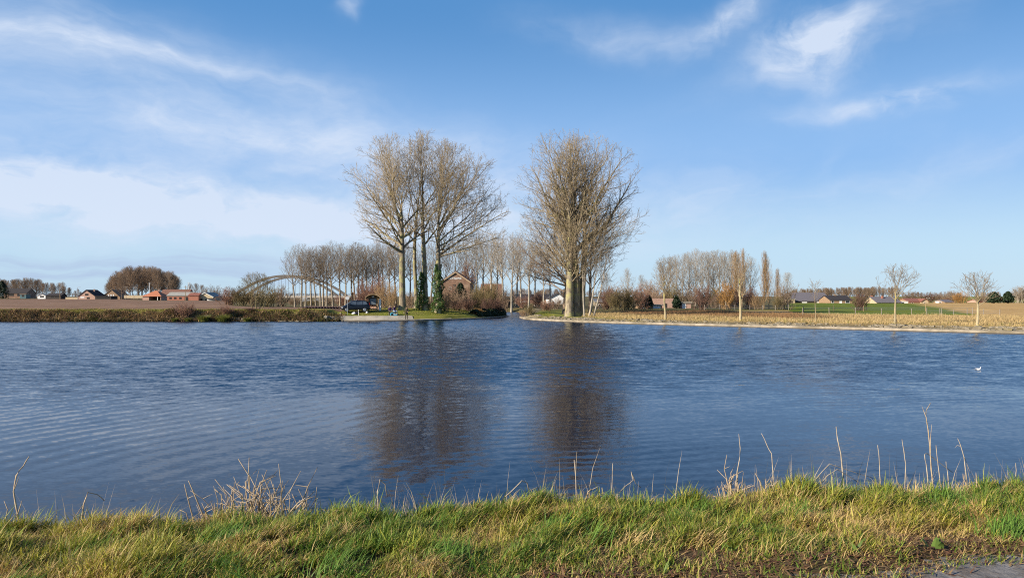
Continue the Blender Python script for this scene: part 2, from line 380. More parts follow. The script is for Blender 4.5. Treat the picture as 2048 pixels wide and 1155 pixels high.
def axis_pts(core0, core1, step, lo, hi, g=1.09):
    c = list(np.arange(core0, core1 + 1e-6, step)); s = step; v = core1; up = []
    while v < hi: s *= g; v += s; up.append(v)
    s = step; v = core0; dn = []
    while v > lo: s *= g; v -= s; dn.append(v)
    return np.array(dn[::-1] + c + up)
gx = axis_pts(-70, 52, 0.55, -4000, 4000); gy = axis_pts(58, 132, 0.5, -320, 5200, 1.07)
GX, GY = np.meshgrid(gx, gy); D = shore_dist(GX, GY); GZ = terrain(GX, GY, D)
nx_, ny_ = len(gx), len(gy)
idx = np.arange(nx_ * ny_).reshape(ny_, nx_)
quads = np.stack([idx[:-1, :-1], idx[:-1, 1:], idx[1:, 1:], idx[1:, :-1]], -1).reshape(-1, 4)
V = np.stack([GX, GY, GZ], -1).reshape(-1, 3); Df = D.ravel()
keep = Df[quads].max(1) > -2.5; quads = quads[keep]
cx_, cy_, cd_ = V[quads, 0].mean(1), V[quads, 1].mean(1), Df[quads].mean(1)
u = cx_ / np.maximum(cy_, 1)
ju = u + 0.006 * wob(cx_, cy_, 21, 4, 0.05)
plough = (u < -0.218) & (cd_ > 6.5) & (cy_ > 0) & (((u < -0.375) & (cy_ < 300)) | ((u < -0.5) & (cy_ < 430)) | ((u >= -0.375) & (cy_ < 158)))
meadow = (cx_ > 0) & (cy_ > 101) & (cy_ < 275) & (ju > 0.372) & (cx_ < 63 + (cy_ - 101) * (145 - 63) / 169.0)
stubble = (cx_ > 0) & (cy_ > 101) & (cy_ < 300) & (~meadow) & (ju > 0.5)
reg = np.zeros(len(quads), int); reg[plough] = 1; reg[meadow] = 2; reg[stubble] = 3
vx, vy, vd = V[:, 0], V[:, 1], Df; n1 = wob(vx, vy, 31, 6, 0.4) * 0.5 + 0.5; n2 = wob(vx, vy, 32, 6, 0.12) * 0.5 + 0.5
def lerpc(a, b, t): return np.asarray(a)[None, :] * (1 - t)[:, None] + np.asarray(b)[None, :] * t[:, None]
green = lerpc((0.15, 0.17, 0.025), (0.25, 0.22, 0.05), n1)
tan_ = lerpc((0.42, 0.29, 0.10), (0.30, 0.20, 0.075), n1)
olive = lerpc((0.13, 0.115, 0.045), (0.10, 0.075, 0.035), n2)
dirt = lerpc((0.075, 0.052, 0.034), (0.10, 0.08, 0.045), n1)
wr_ = sst(vx, 9, 15) * (vy < 140) ; base = green * (1 - wr_)[:, None] + tan_ * wr_[:, None]
fo = sst(vy, 125, 160) * (1 - sst(vx / np.maximum(vy, 1), 0.36, 0.37)); base = base * (1 - fo)[:, None] + olive * fo[:, None]
lowb = (1 - sst(vd, 1.5, 3.5)) * (vx < -24); base = base * (1 - lowb)[:, None] + dirt * lowb[:, None]
reve = (1 - sst(vd + 0.5 * n1, 2.2, 3.0)) * (vx > 2); stone_c = lerpc((0.20, 0.165, 0.10), (0.13, 0.10, 0.05), n1)
base = base * (1 - reve)[:, None] + stone_c * reve[:, None]
soil = lerpc((0.165, 0.095, 0.06), (0.29, 0.18, 0.11), np.clip(0.5 + 0.55 * wob(vx * 0.06, vy, 33, 7, 0.35) + 0.25 * (n1 - 0.5), 0, 1))
mead = lerpc((0.105, 0.145, 0.010), (0.15, 0.175, 0.018), n2)
stub = lerpc((0.54, 0.35, 0.13), (0.42, 0.26, 0.10), n1)
for k, (nm, cc) in enumerate((('ground', base), ('ploughed_field', soil), ('meadow', mead), ('stubble_field', stub))):
    q = quads[reg == k]; us, inv = np.unique(q, return_inverse=True)
    tag(link(nm, np_mesh(nm, V[us], inv.reshape(-1, 4), M['ground'], cols=cc[us], smooth=True)), kind='structure')

# ridged plot beside the car
def ridge_plot():
    n, m = 26 * 8, 40; a0 = np.array([-30.5, 108.5]); a1 = np.array([-19.2, 108.5]); dr = np.array([-0.215, 1.0])
    s = np.linspace(0, 1, n)[None, :]; t = np.linspace(0, 44, m)[:, None]
    X = a0[0] + (a1[0] - a0[0]) * s + dr[0] * t; Y = a0[1] + dr[1] * t + 0 * s
    Z = terrain(X, Y) + 0.03 + 0.17 * (0.5 + 0.5 * np.cos(s * 26 * 2 * math.pi)) ** 0.8 + 0.03 * wob(X, Y, 5, 5, 3)
    I = np.arange(n * m).reshape(m, n); Q = np.stack([I[:-1, :-1], I[:-1, 1:], I[1:, 1:], I[1:, :-1]], -1).reshape(-1, 4)
    c = lerpc((0.27, 0.155, 0.10), (0.36, 0.225, 0.145), (wob(X, Y, 8, 5, 2) * 0.5 + 0.5).ravel())
    tag(link('furrowed_plot', np_mesh('furrowed_plot', np.stack([X, Y, Z], -1).reshape(-1, 3), Q, M['ground'], cols=c, smooth=True)), kind='structure')
ridge_plot()

# ------------------------------------------------------------------ water
def water_mat():
    m = bpy.data.materials.new('canal water'); m.use_nodes = True; T = NT(m.node_tree)
    b = T.n('ShaderNodeBsdfPrincipled'); o = T.n('ShaderNodeOutputMaterial'); T.link(b.outputs[0], o.inputs[0])
    b.inputs['Base Color'].default_value = (0.003, 0.011, 0.030, 1); b.inputs['Roughness'].default_value = 0.03
    b.inputs['IOR'].default_value = 1.30; b.inputs['Specular IOR Level'].default_value = 0.5
    t = T.n('ShaderNodeTexCoord'); P = t.outputs['Object']
    sp = T.n('ShaderNodeSeparateXYZ'); T.link(P, sp.inputs[0]); x, y, z = sp.outputs
    def slopes(scale, sxy, detail=2, seed=0.0):
        mp = T.n('ShaderNodeMapping'); mp.inputs['Scale'].default_value = (sxy[0], sxy[1], 1); mp.inputs['Location'].default_value = (seed, seed * 1.7, seed); T.link(P, mp.inputs[0])
        nz = T.noise(mp.outputs[0], scale, detail, 0.6); s3 = T.n('ShaderNodeSeparateColor'); T.link(nz.outputs['Color'], s3.inputs[0])
        return T.math('SUBTRACT', s3.outputs[0], 0.5), T.math('SUBTRACT', s3.outputs[1], 0.5)
    # wind-ruffled far water, calmer in the lee of the near bank
    big = T.noise(P, 0.10, 3, 0.6); edge = T.math('ADD', y, T.math('MULTIPLY_ADD', big.outputs[0], 16.0, -8.0))
    edge = T.math('ADD', edge, T.math('MULTIPLY', x, -0.10))
    ruff = T.smooth(edge, 19.0, 36.0)
    gust = T.noise(P, 0.045, 3, 0.6); ruff2 = T.math('MULTIPLY', ruff, T.math('MULTIPLY_ADD', gust.outputs[0], 1.0, 0.5))
    a = slopes(2.1, (0.55, 1.0), 4, 3.0); c = slopes(0.5, (0.45, 1.0), 2, 9.0); e = slopes(9.0, (0.7, 1.0), 2, 1.0)
    near = T.math('SUBTRACT', 1.0, ruff)
    ka = T.math('MULTIPLY_ADD', ruff2, 0.34, 0.045); kc = T.math('MULTIPLY_ADD', ruff2, 0.05, 0.030); ke = T.math('MULTIPLY_ADD', ruff2, 0.24, 0.085)
    # long low ripples running across the lee water
    wv = T.n('ShaderNodeTexWave', wave_type='BANDS', bands_direction='X', wave_profile='SIN')
    mp = T.n('ShaderNodeMapping'); mp.inputs['Rotation'].default_value = (0, 0, R(26.6)); T.link(P, mp.inputs[0]); T.link(mp.outputs[0], wv.inputs['Vector'])
    wv.inputs['Scale'].default_value = 0.45; wv.inputs['Distortion'].default_value = 9.0; wv.inputs['Detail'].default_value = 2.0; wv.inputs['Detail Scale'].default_value = 0.35
    wb = T.n('ShaderNodeTexWave', wave_type='BANDS', bands_direction='Y', wave_profile='SIN'); mpb = T.n('ShaderNodeMapping'); mpb.inputs['Rotation'].default_value = (0, 0, R(-14)); T.link(P, mpb.inputs[0]); T.link(mpb.outputs[0], wb.inputs['Vector'])
    wb.inputs['Scale'].default_value = 0.62; wb.inputs['Distortion'].default_value = 7.0; wb.inputs['Detail'].default_value = 3.0; wb.inputs['Detail Scale'].default_value = 0.6
    patch = T.smooth(T.noise(P, 0.13, 2, 0.5).outputs[0], 0.34, 0.6); sideL = T.smooth(x, 3.0, -5.0); wmask = T.math('MULTIPLY', T.math('MULTIPLY', near, patch), sideL); wmb = T.math('MULTIPLY', T.math('MULTIPLY', near, T.smooth(T.noise(P, 0.09, 2, 0.5).outputs[0], 0.36, 0.62)), T.math('SUBTRACT', 1.0, T.math('MULTIPLY', sideL, 0.7)))
    wsb = T.math('MULTIPLY', T.math('SUBTRACT', wb.outputs['Fac'], 0.5), T.math('MULTIPLY', wmb, 0.035))
    ws = T.math('MULTIPLY', T.math('SUBTRACT', wv.outputs['Fac'], 0.5), T.math('MULTIPLY', wmask, 0.045))
    sx = T.math('ADD', T.math('ADD', T.math('MULTIPLY', a[0], ka), T.math('MULTIPLY', c[0], kc)), T.math('ADD', T.math('MULTIPLY', e[0], ke), T.math('MULTIPLY', ws, 0.9)))
    sy = T.math('ADD', T.math('ADD', T.math('ADD', T.math('MULTIPLY', a[1], ka), T.math('MULTIPLY', c[1], kc)), T.math('MULTIPLY', e[1], ke)), T.math('ADD', T.math('MULTIPLY_ADD', ws, -0.6, wsb), T.math('MULTIPLY_ADD', ruff, -0.092, -0.014)))
    vn = T.n('ShaderNodeVectorMath', operation='NORMALIZE'); T.link(T.comb(sx, sy, 1.0), vn.inputs[0])
    T.link(vn.outputs[0], b.inputs['Normal'])
    return m
M['water'] = water_mat()
wm = MB(); wm.add([(-1500, -300, 0), (1500, -300, 0), (1500, 175, 0), (-1500, 175, 0)], [(0, 1, 2, 3)])
tag(wm.build('water', M['water']), kind='structure')

# ------------------------------------------------------------------ near bank, path, long grass
def Yp(x): return 4.50 + 0.20 * (np.clip(x, -12, 12) - 1.4) + 0.10 * wob(x, x * 0.3, 61, 5, 1.6)
def Ye(x): return 5.86 + 0.16 * np.clip(x, -9, 9) + 0.10 * wob(x, x * 0.2, 62, 5, 0.9)
def near_z(x, y):
    e = y - Ye(x)
    z = 1.64 - 0.03 * sst(y, 4.2, 5.6) + 0.035 * wob(x, y, 63, 6, 1.8)
    drop = np.where(e > 0, -0.62 * e - 0.1 * np.minimum(e, 1) ** 2, 0)
    p = sst(y - Yp(x), -0.12, 0.12)
    z = z * p + (1.615 + 0.006 * wob(x, y, 64, 6, 5)) * (1 - p)
    return np.maximum(z + drop, -0.8)
def near_bank():
    gx2 = axis_pts(-8, 8, 0.06, -160, 160, 1.25); gy2 = axis_pts(3.4, 9.6, 0.06, -30, 9.7, 1.3)
    X, Y = np.meshgrid(gx2, gy2); Z = near_z(X, Y)
    I = np.arange(X.size).reshape(X.shape); Q = np.stack([I[:-1, :-1], I[:-1, 1:], I[1:, 1:], I[1:, :-1]], -1).reshape(-1, 4)
    Vv = np.stack([X, Y, Z], -1).reshape(-1, 3)
    pth = (Y < Yp(X) - 0.03).ravel(); ip = pth[Q].all(1)
    n = wob(X, Y, 66, 6, 3).ravel() * 0.5 + 0.5
    c = lerpc((0.095, 0.062, 0.035), (0.055, 0.048, 0.02), n)
    for nm, q, m, cc in (('bank', Q[~ip], M['ground'], c), ('path', Q[ip], M['path'], None)):
        us, inv = np.unique(q, return_inverse=True)
        tag(link(nm, np_mesh(nm, Vv[us], inv.reshape(-1, 4), m, cols=None if cc is None else cc[us], smooth=True)), kind='structure')
near_bank()

def blades(rs, x, y, z, L, wd, head, p0, p1, col, seg=4):
    """curved grass blades as one vertex soup: returns V, Q, C"""
    n = len(x); s = np.linspace(0, 1, seg + 1)
    ph = p0[:, None] + (p1 - p0)[:, None] * s[None, :] ** 1.2
    st = L[:, None] / seg
    hx = np.concatenate([np.zeros((n, 1)), np.cumsum(np.sin(ph[:, :-1]) * st, 1)], 1)
    hz = np.concatenate([np.zeros((n, 1)), np.cumsum(np.cos(ph[:, :-1]) * st, 1)], 1)
    cx, sy = np.cos(head)[:, None], np.sin(head)[:, None]
    px, py, pz = x[:, None] + hx * cx, y[:, None] + hx * sy, z[:, None] + hz
    tw = rs.uniform(-0.9, 0.9, n)[:, None] + head[:, None] + math.pi / 2
    ww = wd[:, None] * (1 - 0.93 * s[None, :] ** 1.8) * 0.5
    ax, ay = np.cos(tw) * ww, np.sin(tw) * ww
    A = np.stack([px - ax, py - ay, pz], -1); B = np.stack([px + ax, py + ay, pz], -1)
    Vv = np.stack([A, B], 2).reshape(-1, 3)
    b = (np.arange(n) * (seg + 1) * 2)[:, None] + (np.arange(seg) * 2)[None, :]
    Q = np.stack([b, b + 1, b + 3, b + 2], -1).reshape(-1, 4)
    C = np.repeat(col, (seg + 1) * 2, 0)
    return Vv, Q, C
def join(parts_):
    Vs, Qs, Cs, o = [], [], [], 0
    for v, q, c in parts_: Vs.append(v); Qs.append(q + o); Cs.append(c); o += len(v)
    return np.concatenate(Vs), np.concatenate(Qs), np.concatenate(Cs)
def near_grass():
    rs = np.random.RandomState(7); out = []
    N = 680000
    y = rs.uniform(3.4, 6.9, N); x = rs.uniform(-1, 1, N) * (0.74 * y + 1.9)
    e = y - Ye(x); p = y - Yp(x); gap = wob(x, y, 71, 7, 5.5)
    dens = np.where(e > 0, np.exp(-e * 1.3), 1.0) * sst(p, -0.05, 0.40) * np.clip(0.68 + 1.15 * gap, 0.02, 1)
    dens += (np.abs(p) < 0.25) * 0.10
    k = rs.rand(N) < dens; x, y = x[k], y[k]; e = e[k]; p = p[k]; n = len(x)
    clump = wob(x, y, 72, 7, 3.6); cl2 = wob(x, y, 73, 6, 1.1); hd = wob(x, y, 74, 6, 1.8)
    z = near_z(x, y) - 0.01 + 0.07 * np.clip(wob(x, y, 77, 6, 4.0), 0, 1) * sst(p, .2, .8)
    low = 1 - sst(p, 0.0, 0.9)                                   # short, worn strip by the path
    strawp = np.clip(0.38 + 0.36 * low - 0.40 * clump + 0.32 * cl2, 0.10, 0.92)
    straw = rs.rand(n) < strawp
    L = np.where(straw, rs.uniform(0.05, 0.16, n), rs.uniform(0.04, 0.135, n)) * (1.0 + 0.45 * clump) * (1 - 0.45 * low)
    L = np.where(rs.rand(n) < 0.05, L * 1.6, L) * (1 + 0.12 * np.exp(-((e + 0.15) / 0.45) ** 2))
    wd = np.where(straw, rs.uniform(0.004, 0.0075, n), rs.uniform(0.005, 0.011, n))
    head = 0.35 + 1.2 * hd + rs.normal(0, 1.5, n)
    p0 = np.where(straw, rs.uniform(0.2, 1.3, n), rs.uniform(0.0, 0.8, n)); p1 = np.where(straw, rs.uniform(1.0, 2.3, n), rs.uniform(0.6, 2.2, n))
    t = rs.rand(n)[:, None]; q = np.clip(0.45 + 0.5 * cl2 + rs.normal(0, 0.3, n), 0, 1)[:, None]
    g = (np.array([0.115, 0.20, 0.022]) * (1 - q) + np.array([0.42, 0.37, 0.05]) * q) * (0.6 + 0.8 * t)
    s_ = (np.array([0.66, 0.48, 0.18]) * (1 - t) + np.array([0.40, 0.26, 0.09]) * t)
    col = np.where(straw[:, None], s_, g)
    out.append(blades(rs, x, y, z, L, wd, head, p0, p1, col, 3))
    # combed-over tufts: longer blades that fall one way
    for i in range(120):
        cx = rs.uniform(-5.5, 5.5); cy = rs.uniform(0.15, 1.0) * (Ye(np.array([cx]))[0] - Yp(np.array([cx]))[0]) + Yp(np.array([cx]))[0]
        m = rs.randint(50, 160); st = rs.rand() < 0.45
        x = rs.normal(cx, 0.07, m); y = rs.normal(cy, 0.06, m)
        hh = rs.uniform(-0.9, 1.2) if rs.rand() < 0.65 else rs.uniform(2.2, 4.2)
        col = (np.array([0.58, 0.42, 0.17]) if st else np.array([0.13, 0.235, 0.03])) * rs.uniform(0.65, 1.3, (m, 1))
        lf = 0.75 if st else 1.0
        out.append(blades(rs, x, y, near_z(x, y) + 0.0, rs.uniform(0.08, 0.24, m) * lf, rs.uniform(0.004, 0.009, m), hh + rs.normal(0, 0.5, m), rs.uniform(0.1, 0.8, m), rs.uniform(1.0, 2.3, m), col, 4))
    # broad leaves of dock and plantain pressed into the sward
    for i in range(30):
        cx = rs.uniform(-5, 5.5); yb = Yp(np.array([cx]))[0]; cy = yb + rs.rand() ** 1.3 * (Ye(np.array([cx]))[0] - yb); m = rs.randint(4, 10)
        x = rs.normal(cx, .03, m); y = rs.normal(cy, .03, m); col = np.array([0.13, 0.20, 0.035]) * rs.uniform(.7, 1.4, (m, 1))
        out.append(blades(rs, x, y, near_z(x, y) + .02, rs.uniform(.04, .10, m), rs.uniform(.02, .04, m), rs.uniform(0, 6.3, m), rs.uniform(.4, 1.0, m), rs.uniform(1.2, 1.9, m), col, 4))
    v, q, c = join(out)
    o = link('grass', np_mesh('grass', v, q, M['blade'], cols=c, smooth=True)); tag(o, 'long green grass with straw coloured blades on the bank top', 'grass', kind='stuff')
    # dead leaves and straw bits along the edge of the path
    n = 11000; x = rs.uniform(-6, 6.6, n); y = Yp(x) + rs.normal(0.06, 0.17, n); z = near_z(x, y) + rs.uniform(0.002, 0.02, n)
    t = rs.rand(n)[:, None]; col = np.array([0.16, 0.06, 0.035]) * (1 - t) + np.array([0.30, 0.20, 0.10]) * t
    v, q, c = blades(rs, x, y, z, rs.uniform(0.02, 0.10, n), rs.uniform(0.005, 0.018, n), rs.uniform(0, 6.3, n), rs.uniform(1.2, 1.55, n), rs.uniform(1.4, 1.75, n), col, 2)
    o = link('leaf_litter', np_mesh('leaf_litter', v, q, M['dryblade'], cols=c)); tag(o, 'dead leaves and straw scattered along the path edge', 'litter', kind='stuff')
    # stubs of cut reed along the brink
    n = 2600; x = rs.uniform(-6, 6.5, n); k = rs.rand(n) < np.clip(0.35 + 0.75 * wob(x, x, 75, 5, 1.4), 0.05, 1); x = x[k]; n = len(x)
    y = Ye(x) + rs.uniform(0.1, 0.9, n); z = near_z(x, y); t = rs.rand(n)[:, None]
    col = np.array([0.50, 0.41, 0.28]) * (1 - t) + np.array([0.36, 0.28, 0.18]) * t
    v, q, c = blades(rs, x, y, z, rs.uniform(0.2, 0.55, n) * rs.uniform(.5, 1.1, n), rs.uniform(0.004, 0.008, n), rs.uniform(0, 6.3, n), rs.uniform(0, 0.35, n), rs.uniform(0.1, 0.9, n), col, 3)
    o = link('reed_stubble', np_mesh('reed_stubble', v, q, M['dryblade'], cols=c)); tag(o, 'short broken reed stubs along the brink of the bank', 'reeds', kind='stuff')
near_grass()

def stem_pts(pxs, Y): return [Vector((PX(a, Y), Y + 0.04 * i, PZ(b, Y))) for i, (a, b) in enumerate(pxs)]
def reed_stem(label, pxs, dy=0.0, r=0.0044, mat='reed_grey', twigs=()):
    """one dead stem: jointed stalk with nodes, leaf remnants as children"""
    xb = PX(pxs[0][0], 6.2); Y = float(Ye(np.array([xb]))[0]) + 0.35 + dy
    pts = stem_pts(pxs, Y); base = pts[0].copy(); zg = float(near_z(np.array([base.x]), np.array([base.y]))[0])
    root = empty('dry_reed', (base.x, base.y, zg), 0, label, 'reed', 'single dead reed stems along the brink')
    loc = [Vector((0, 0, -0.03))] + [p - Vector((base.x, base.y, zg)) for p in pts]
    fine = []
    for a, b in zip(loc[:-1], loc[1:]):
        k = max(2, int((b - a).length / 0.12))
        fine += [a.lerp(b, i / k) + Vector((random.uniform(-.003, .003), random.uniform(-.003, .003), 0)) for i in range(k)]
    fine.append(loc[-1]); n = len(fine)
    m = MB(); m.tube(fine, [r * (1.0 - 0.5 * i / n) * (1.25 if i % 3 == 0 else 1) for i in range(n)], 6)
    m.build('stalk', M[mat], root, True)
    lf = MB(); done = False
    for (i, ddx, ddz) in twigs:
        a = loc[i]; b = a + Vector((ddx / 1500 * Y, 0.02, ddz / 1500 * Y)); mid = a.lerp(b, 0.5) + Vector((0, 0.01, 0.012))
        lf.tube([a, mid, b], [r * 0.6, r * 0.5, r * 0.2], 4); done = True
    if done: lf.build('leaf_remnant', M[mat], root)
random.seed(5)
reed_stem('straight reed stem with a slight lean, standing just past the dense reed sheaf', [(1472, 966), (1481, 920), (1486, 900), (1486, 872)])
reed_stem('reed stem kinked sharply backwards near its top, beside the tuft of short stubs', [(1547, 968), (1546, 908), (1540, 892), (1532, 871)])
reed_stem('pale upright reed stem rising behind the bent-over arch of reed', [(1688, 966), (1685, 908), (1683, 880), (1684, 857)], r=0.006)
reed_stem('thin straight upright reed stem, the shorter one past the reed arch', [(1761, 970), (1763, 930), (1764, 893)])
reed_stem('smooth reed stem with a gentle S bend, between two straight stems', [(1810, 970), (1817, 930), (1817, 905), (1818, 883)])
reed_stem('tallest brown reed stem with a forked wispy tip', [(1866, 970), (1866, 910), (1867, 865), (1867, 838), (1872, 826), (1886, 812)], r=0.005, mat='reed', twigs=((4, -6, 22), (3, -3, 30), (2, 5, 60)))
reed_stem('straight pale reed stem close beside the tallest brown one', [(1881, 972), (1882, 930), (1882, 893)])
reed_stem('upright reed stem with a drooping side leaf above the straw tussock', [(1934, 962), (1934, 915), (1932, 895), (1931, 881)], twigs=((3, -9, -4), (2, 18, -40)))
reed_stem('short slanting reed stem at the far end of the bank', [(2032, 962), (2038, 942), (2043, 929)])
reed_stem('reed snapped into a wide arch with both ends on the grass', [(1621, 972), (1645, 948), (1667, 931), (1700, 943), (1735, 955), (1768, 966)])
reed_stem('lower reed snapped into a narrow arch under the wide one', [(1636, 972), (1660, 952), (1682, 942), (1710, 958), (1732, 972)], dy=-0.1)
reed_stem('single reed leaning low over the grass towards the reed arch', [(1595, 972), (1610, 960), (1623, 948)])
reed_stem('reed bent into a hook with its tip fallen to the straw tussock', [(1857, 972), (1857, 930), (1859, 912), (1868, 911), (1900, 932), (1931, 954)], r=0.0045)
reed_stem('short reed stem next to the hooked reed', [(1897, 972), (1900, 945), (1902, 926)], r=0.0045)
reed_stem('pair-topped reed standing in the water shadow of the big tree', [(1153, 992), (1152, 960), (1150, 923)], r=0.0055, twigs=((2, 3, 55),))
reed_stem('leaning reed with a crooked tip at the edge of the tree reflection', [(1223, 990), (1226, 960), (1228, 930)], r=0.0045)
reed_stem('crossed broken reed forming a tent shape over the brink', [(1234, 988), (1252, 974), (1270, 964), (1267, 949), (1278, 975), (1290, 986)], r=0.0045)
reed_stem('long curled reed stalk folded in two on the brink', [(1000, 1002), (1022, 985), (1044, 965), (1056, 972), (1058, 992), (1076, 986), (1080, 994)], r=0.0055)
reed_stem('reed stalk broken over with a ragged top beside the open water', [(756, 1006), (753, 985), (757, 963), (765, 975), (768, 1003)], r=0.006)
reed_stem('tall zigzag reed stalk at the near end of the bank', [(36, 1030), (20, 985), (18, 955), (25, 938), (31, 921)], r=0.006, mat='reed', twigs=((2, 8, 30),))
reed_stem('reed stalk folded into a narrow upside-down V', [(162, 1046), (162, 1010), (164, 989), (178, 996), (186, 1012)], r=0.0055, mat='reed', twigs=((2, -22, -30),))
def reed_clump(label, x0, x1, yb, ytop, n, seed, fan=0.5):
    rng = random.Random(seed); Y0 = float(Ye(np.array([PX((x0 + x1) / 2, 6.1)]))[0]) + 0.25
    cx = PX((x0 + x1) / 2, Y0); zg = float(near_z(np.array([cx]), np.array([Y0]))[0])
    root = empty('dry_reed_clump', (cx, Y0, zg), 0, label, 'reeds', 'clumps of dead reed along the brink')
    m = MB(); lf = MB()
    for i in range(n):
        px = x0 + (x1 - x0) * (rng.random() * 0.6 + rng.random() * 0.4); Y = Y0 + rng.uniform(-.15, .35)
        t = 1 - abs((px - (x0 + x1) / 2) / ((x1 - x0) / 2)) ** 1.5
        H = (PZ(ytop, Y0) - PZ(yb, Y0)) * rng.uniform(0.4, 1.08) * (0.5 + 0.5 * t)
        b = Vector((PX(px, Y) - cx, Y - Y0, float(near_z(np.array([PX(px, Y)]), np.array([Y]))[0]) - zg - 0.02))
        lean = Vector((rng.gauss(0, fan), rng.gauss(0, .25), 1)).normalized(); lift = PZ(yb, Y0) - zg
        p = b + lean * (H + max(lift, 0.1)) * rng.uniform(0.45, 0.75); e = p + (lean + Vector((rng.gauss(0, .6), 0, rng.gauss(-.1, .45)))).normalized() * H * rng.uniform(.25, .5)
        r = rng.uniform(0.003, 0.006); m.tube([b, b.lerp(p, .5) + Vector((rng.gauss(0, .008), 0, 0)), p, e], [r, r, r * .85, r * .45], 5)
        if rng.random() < .5: lf.tube([p, p + Vector((rng.gauss(0, .06), 0, rng.uniform(-.08, .06)))], [r, r * .3], 4)
    m.build('dead_reeds', M['reed'], root, True); lf.build('dry_leaves', M['reed_grey'], root)
reed_clump('wide tangled clump of broken dead reeds standing before the open water', 385, 636, 1016, 902, 170, 1, .40)
reed_clump('narrow upright sheaf of dead reeds with fallen straw at its foot', 1452, 1482, 968, 893, 30, 2, .14)
reed_clump('low spread of flattened straw coloured reeds beside the sheaf', 1385, 1520, 978, 955, 50, 3, .9)
reed_clump('small tuft of short reeds under the kinked stem', 1524, 1550, 968, 922, 16, 4, .2)
reed_clump('straw tussock with a dry topknot on the bank top', 1925, 1965, 964, 935, 44, 6, .5)
reed_clump('thin group of short reeds in front of the tree reflection', 1120, 1215, 988, 955, 34, 7, .3)
reed_clump('ragged reeds at the near end of the bank beside the zigzag stalk', -10, 50, 1036, 990, 20, 8, .35)

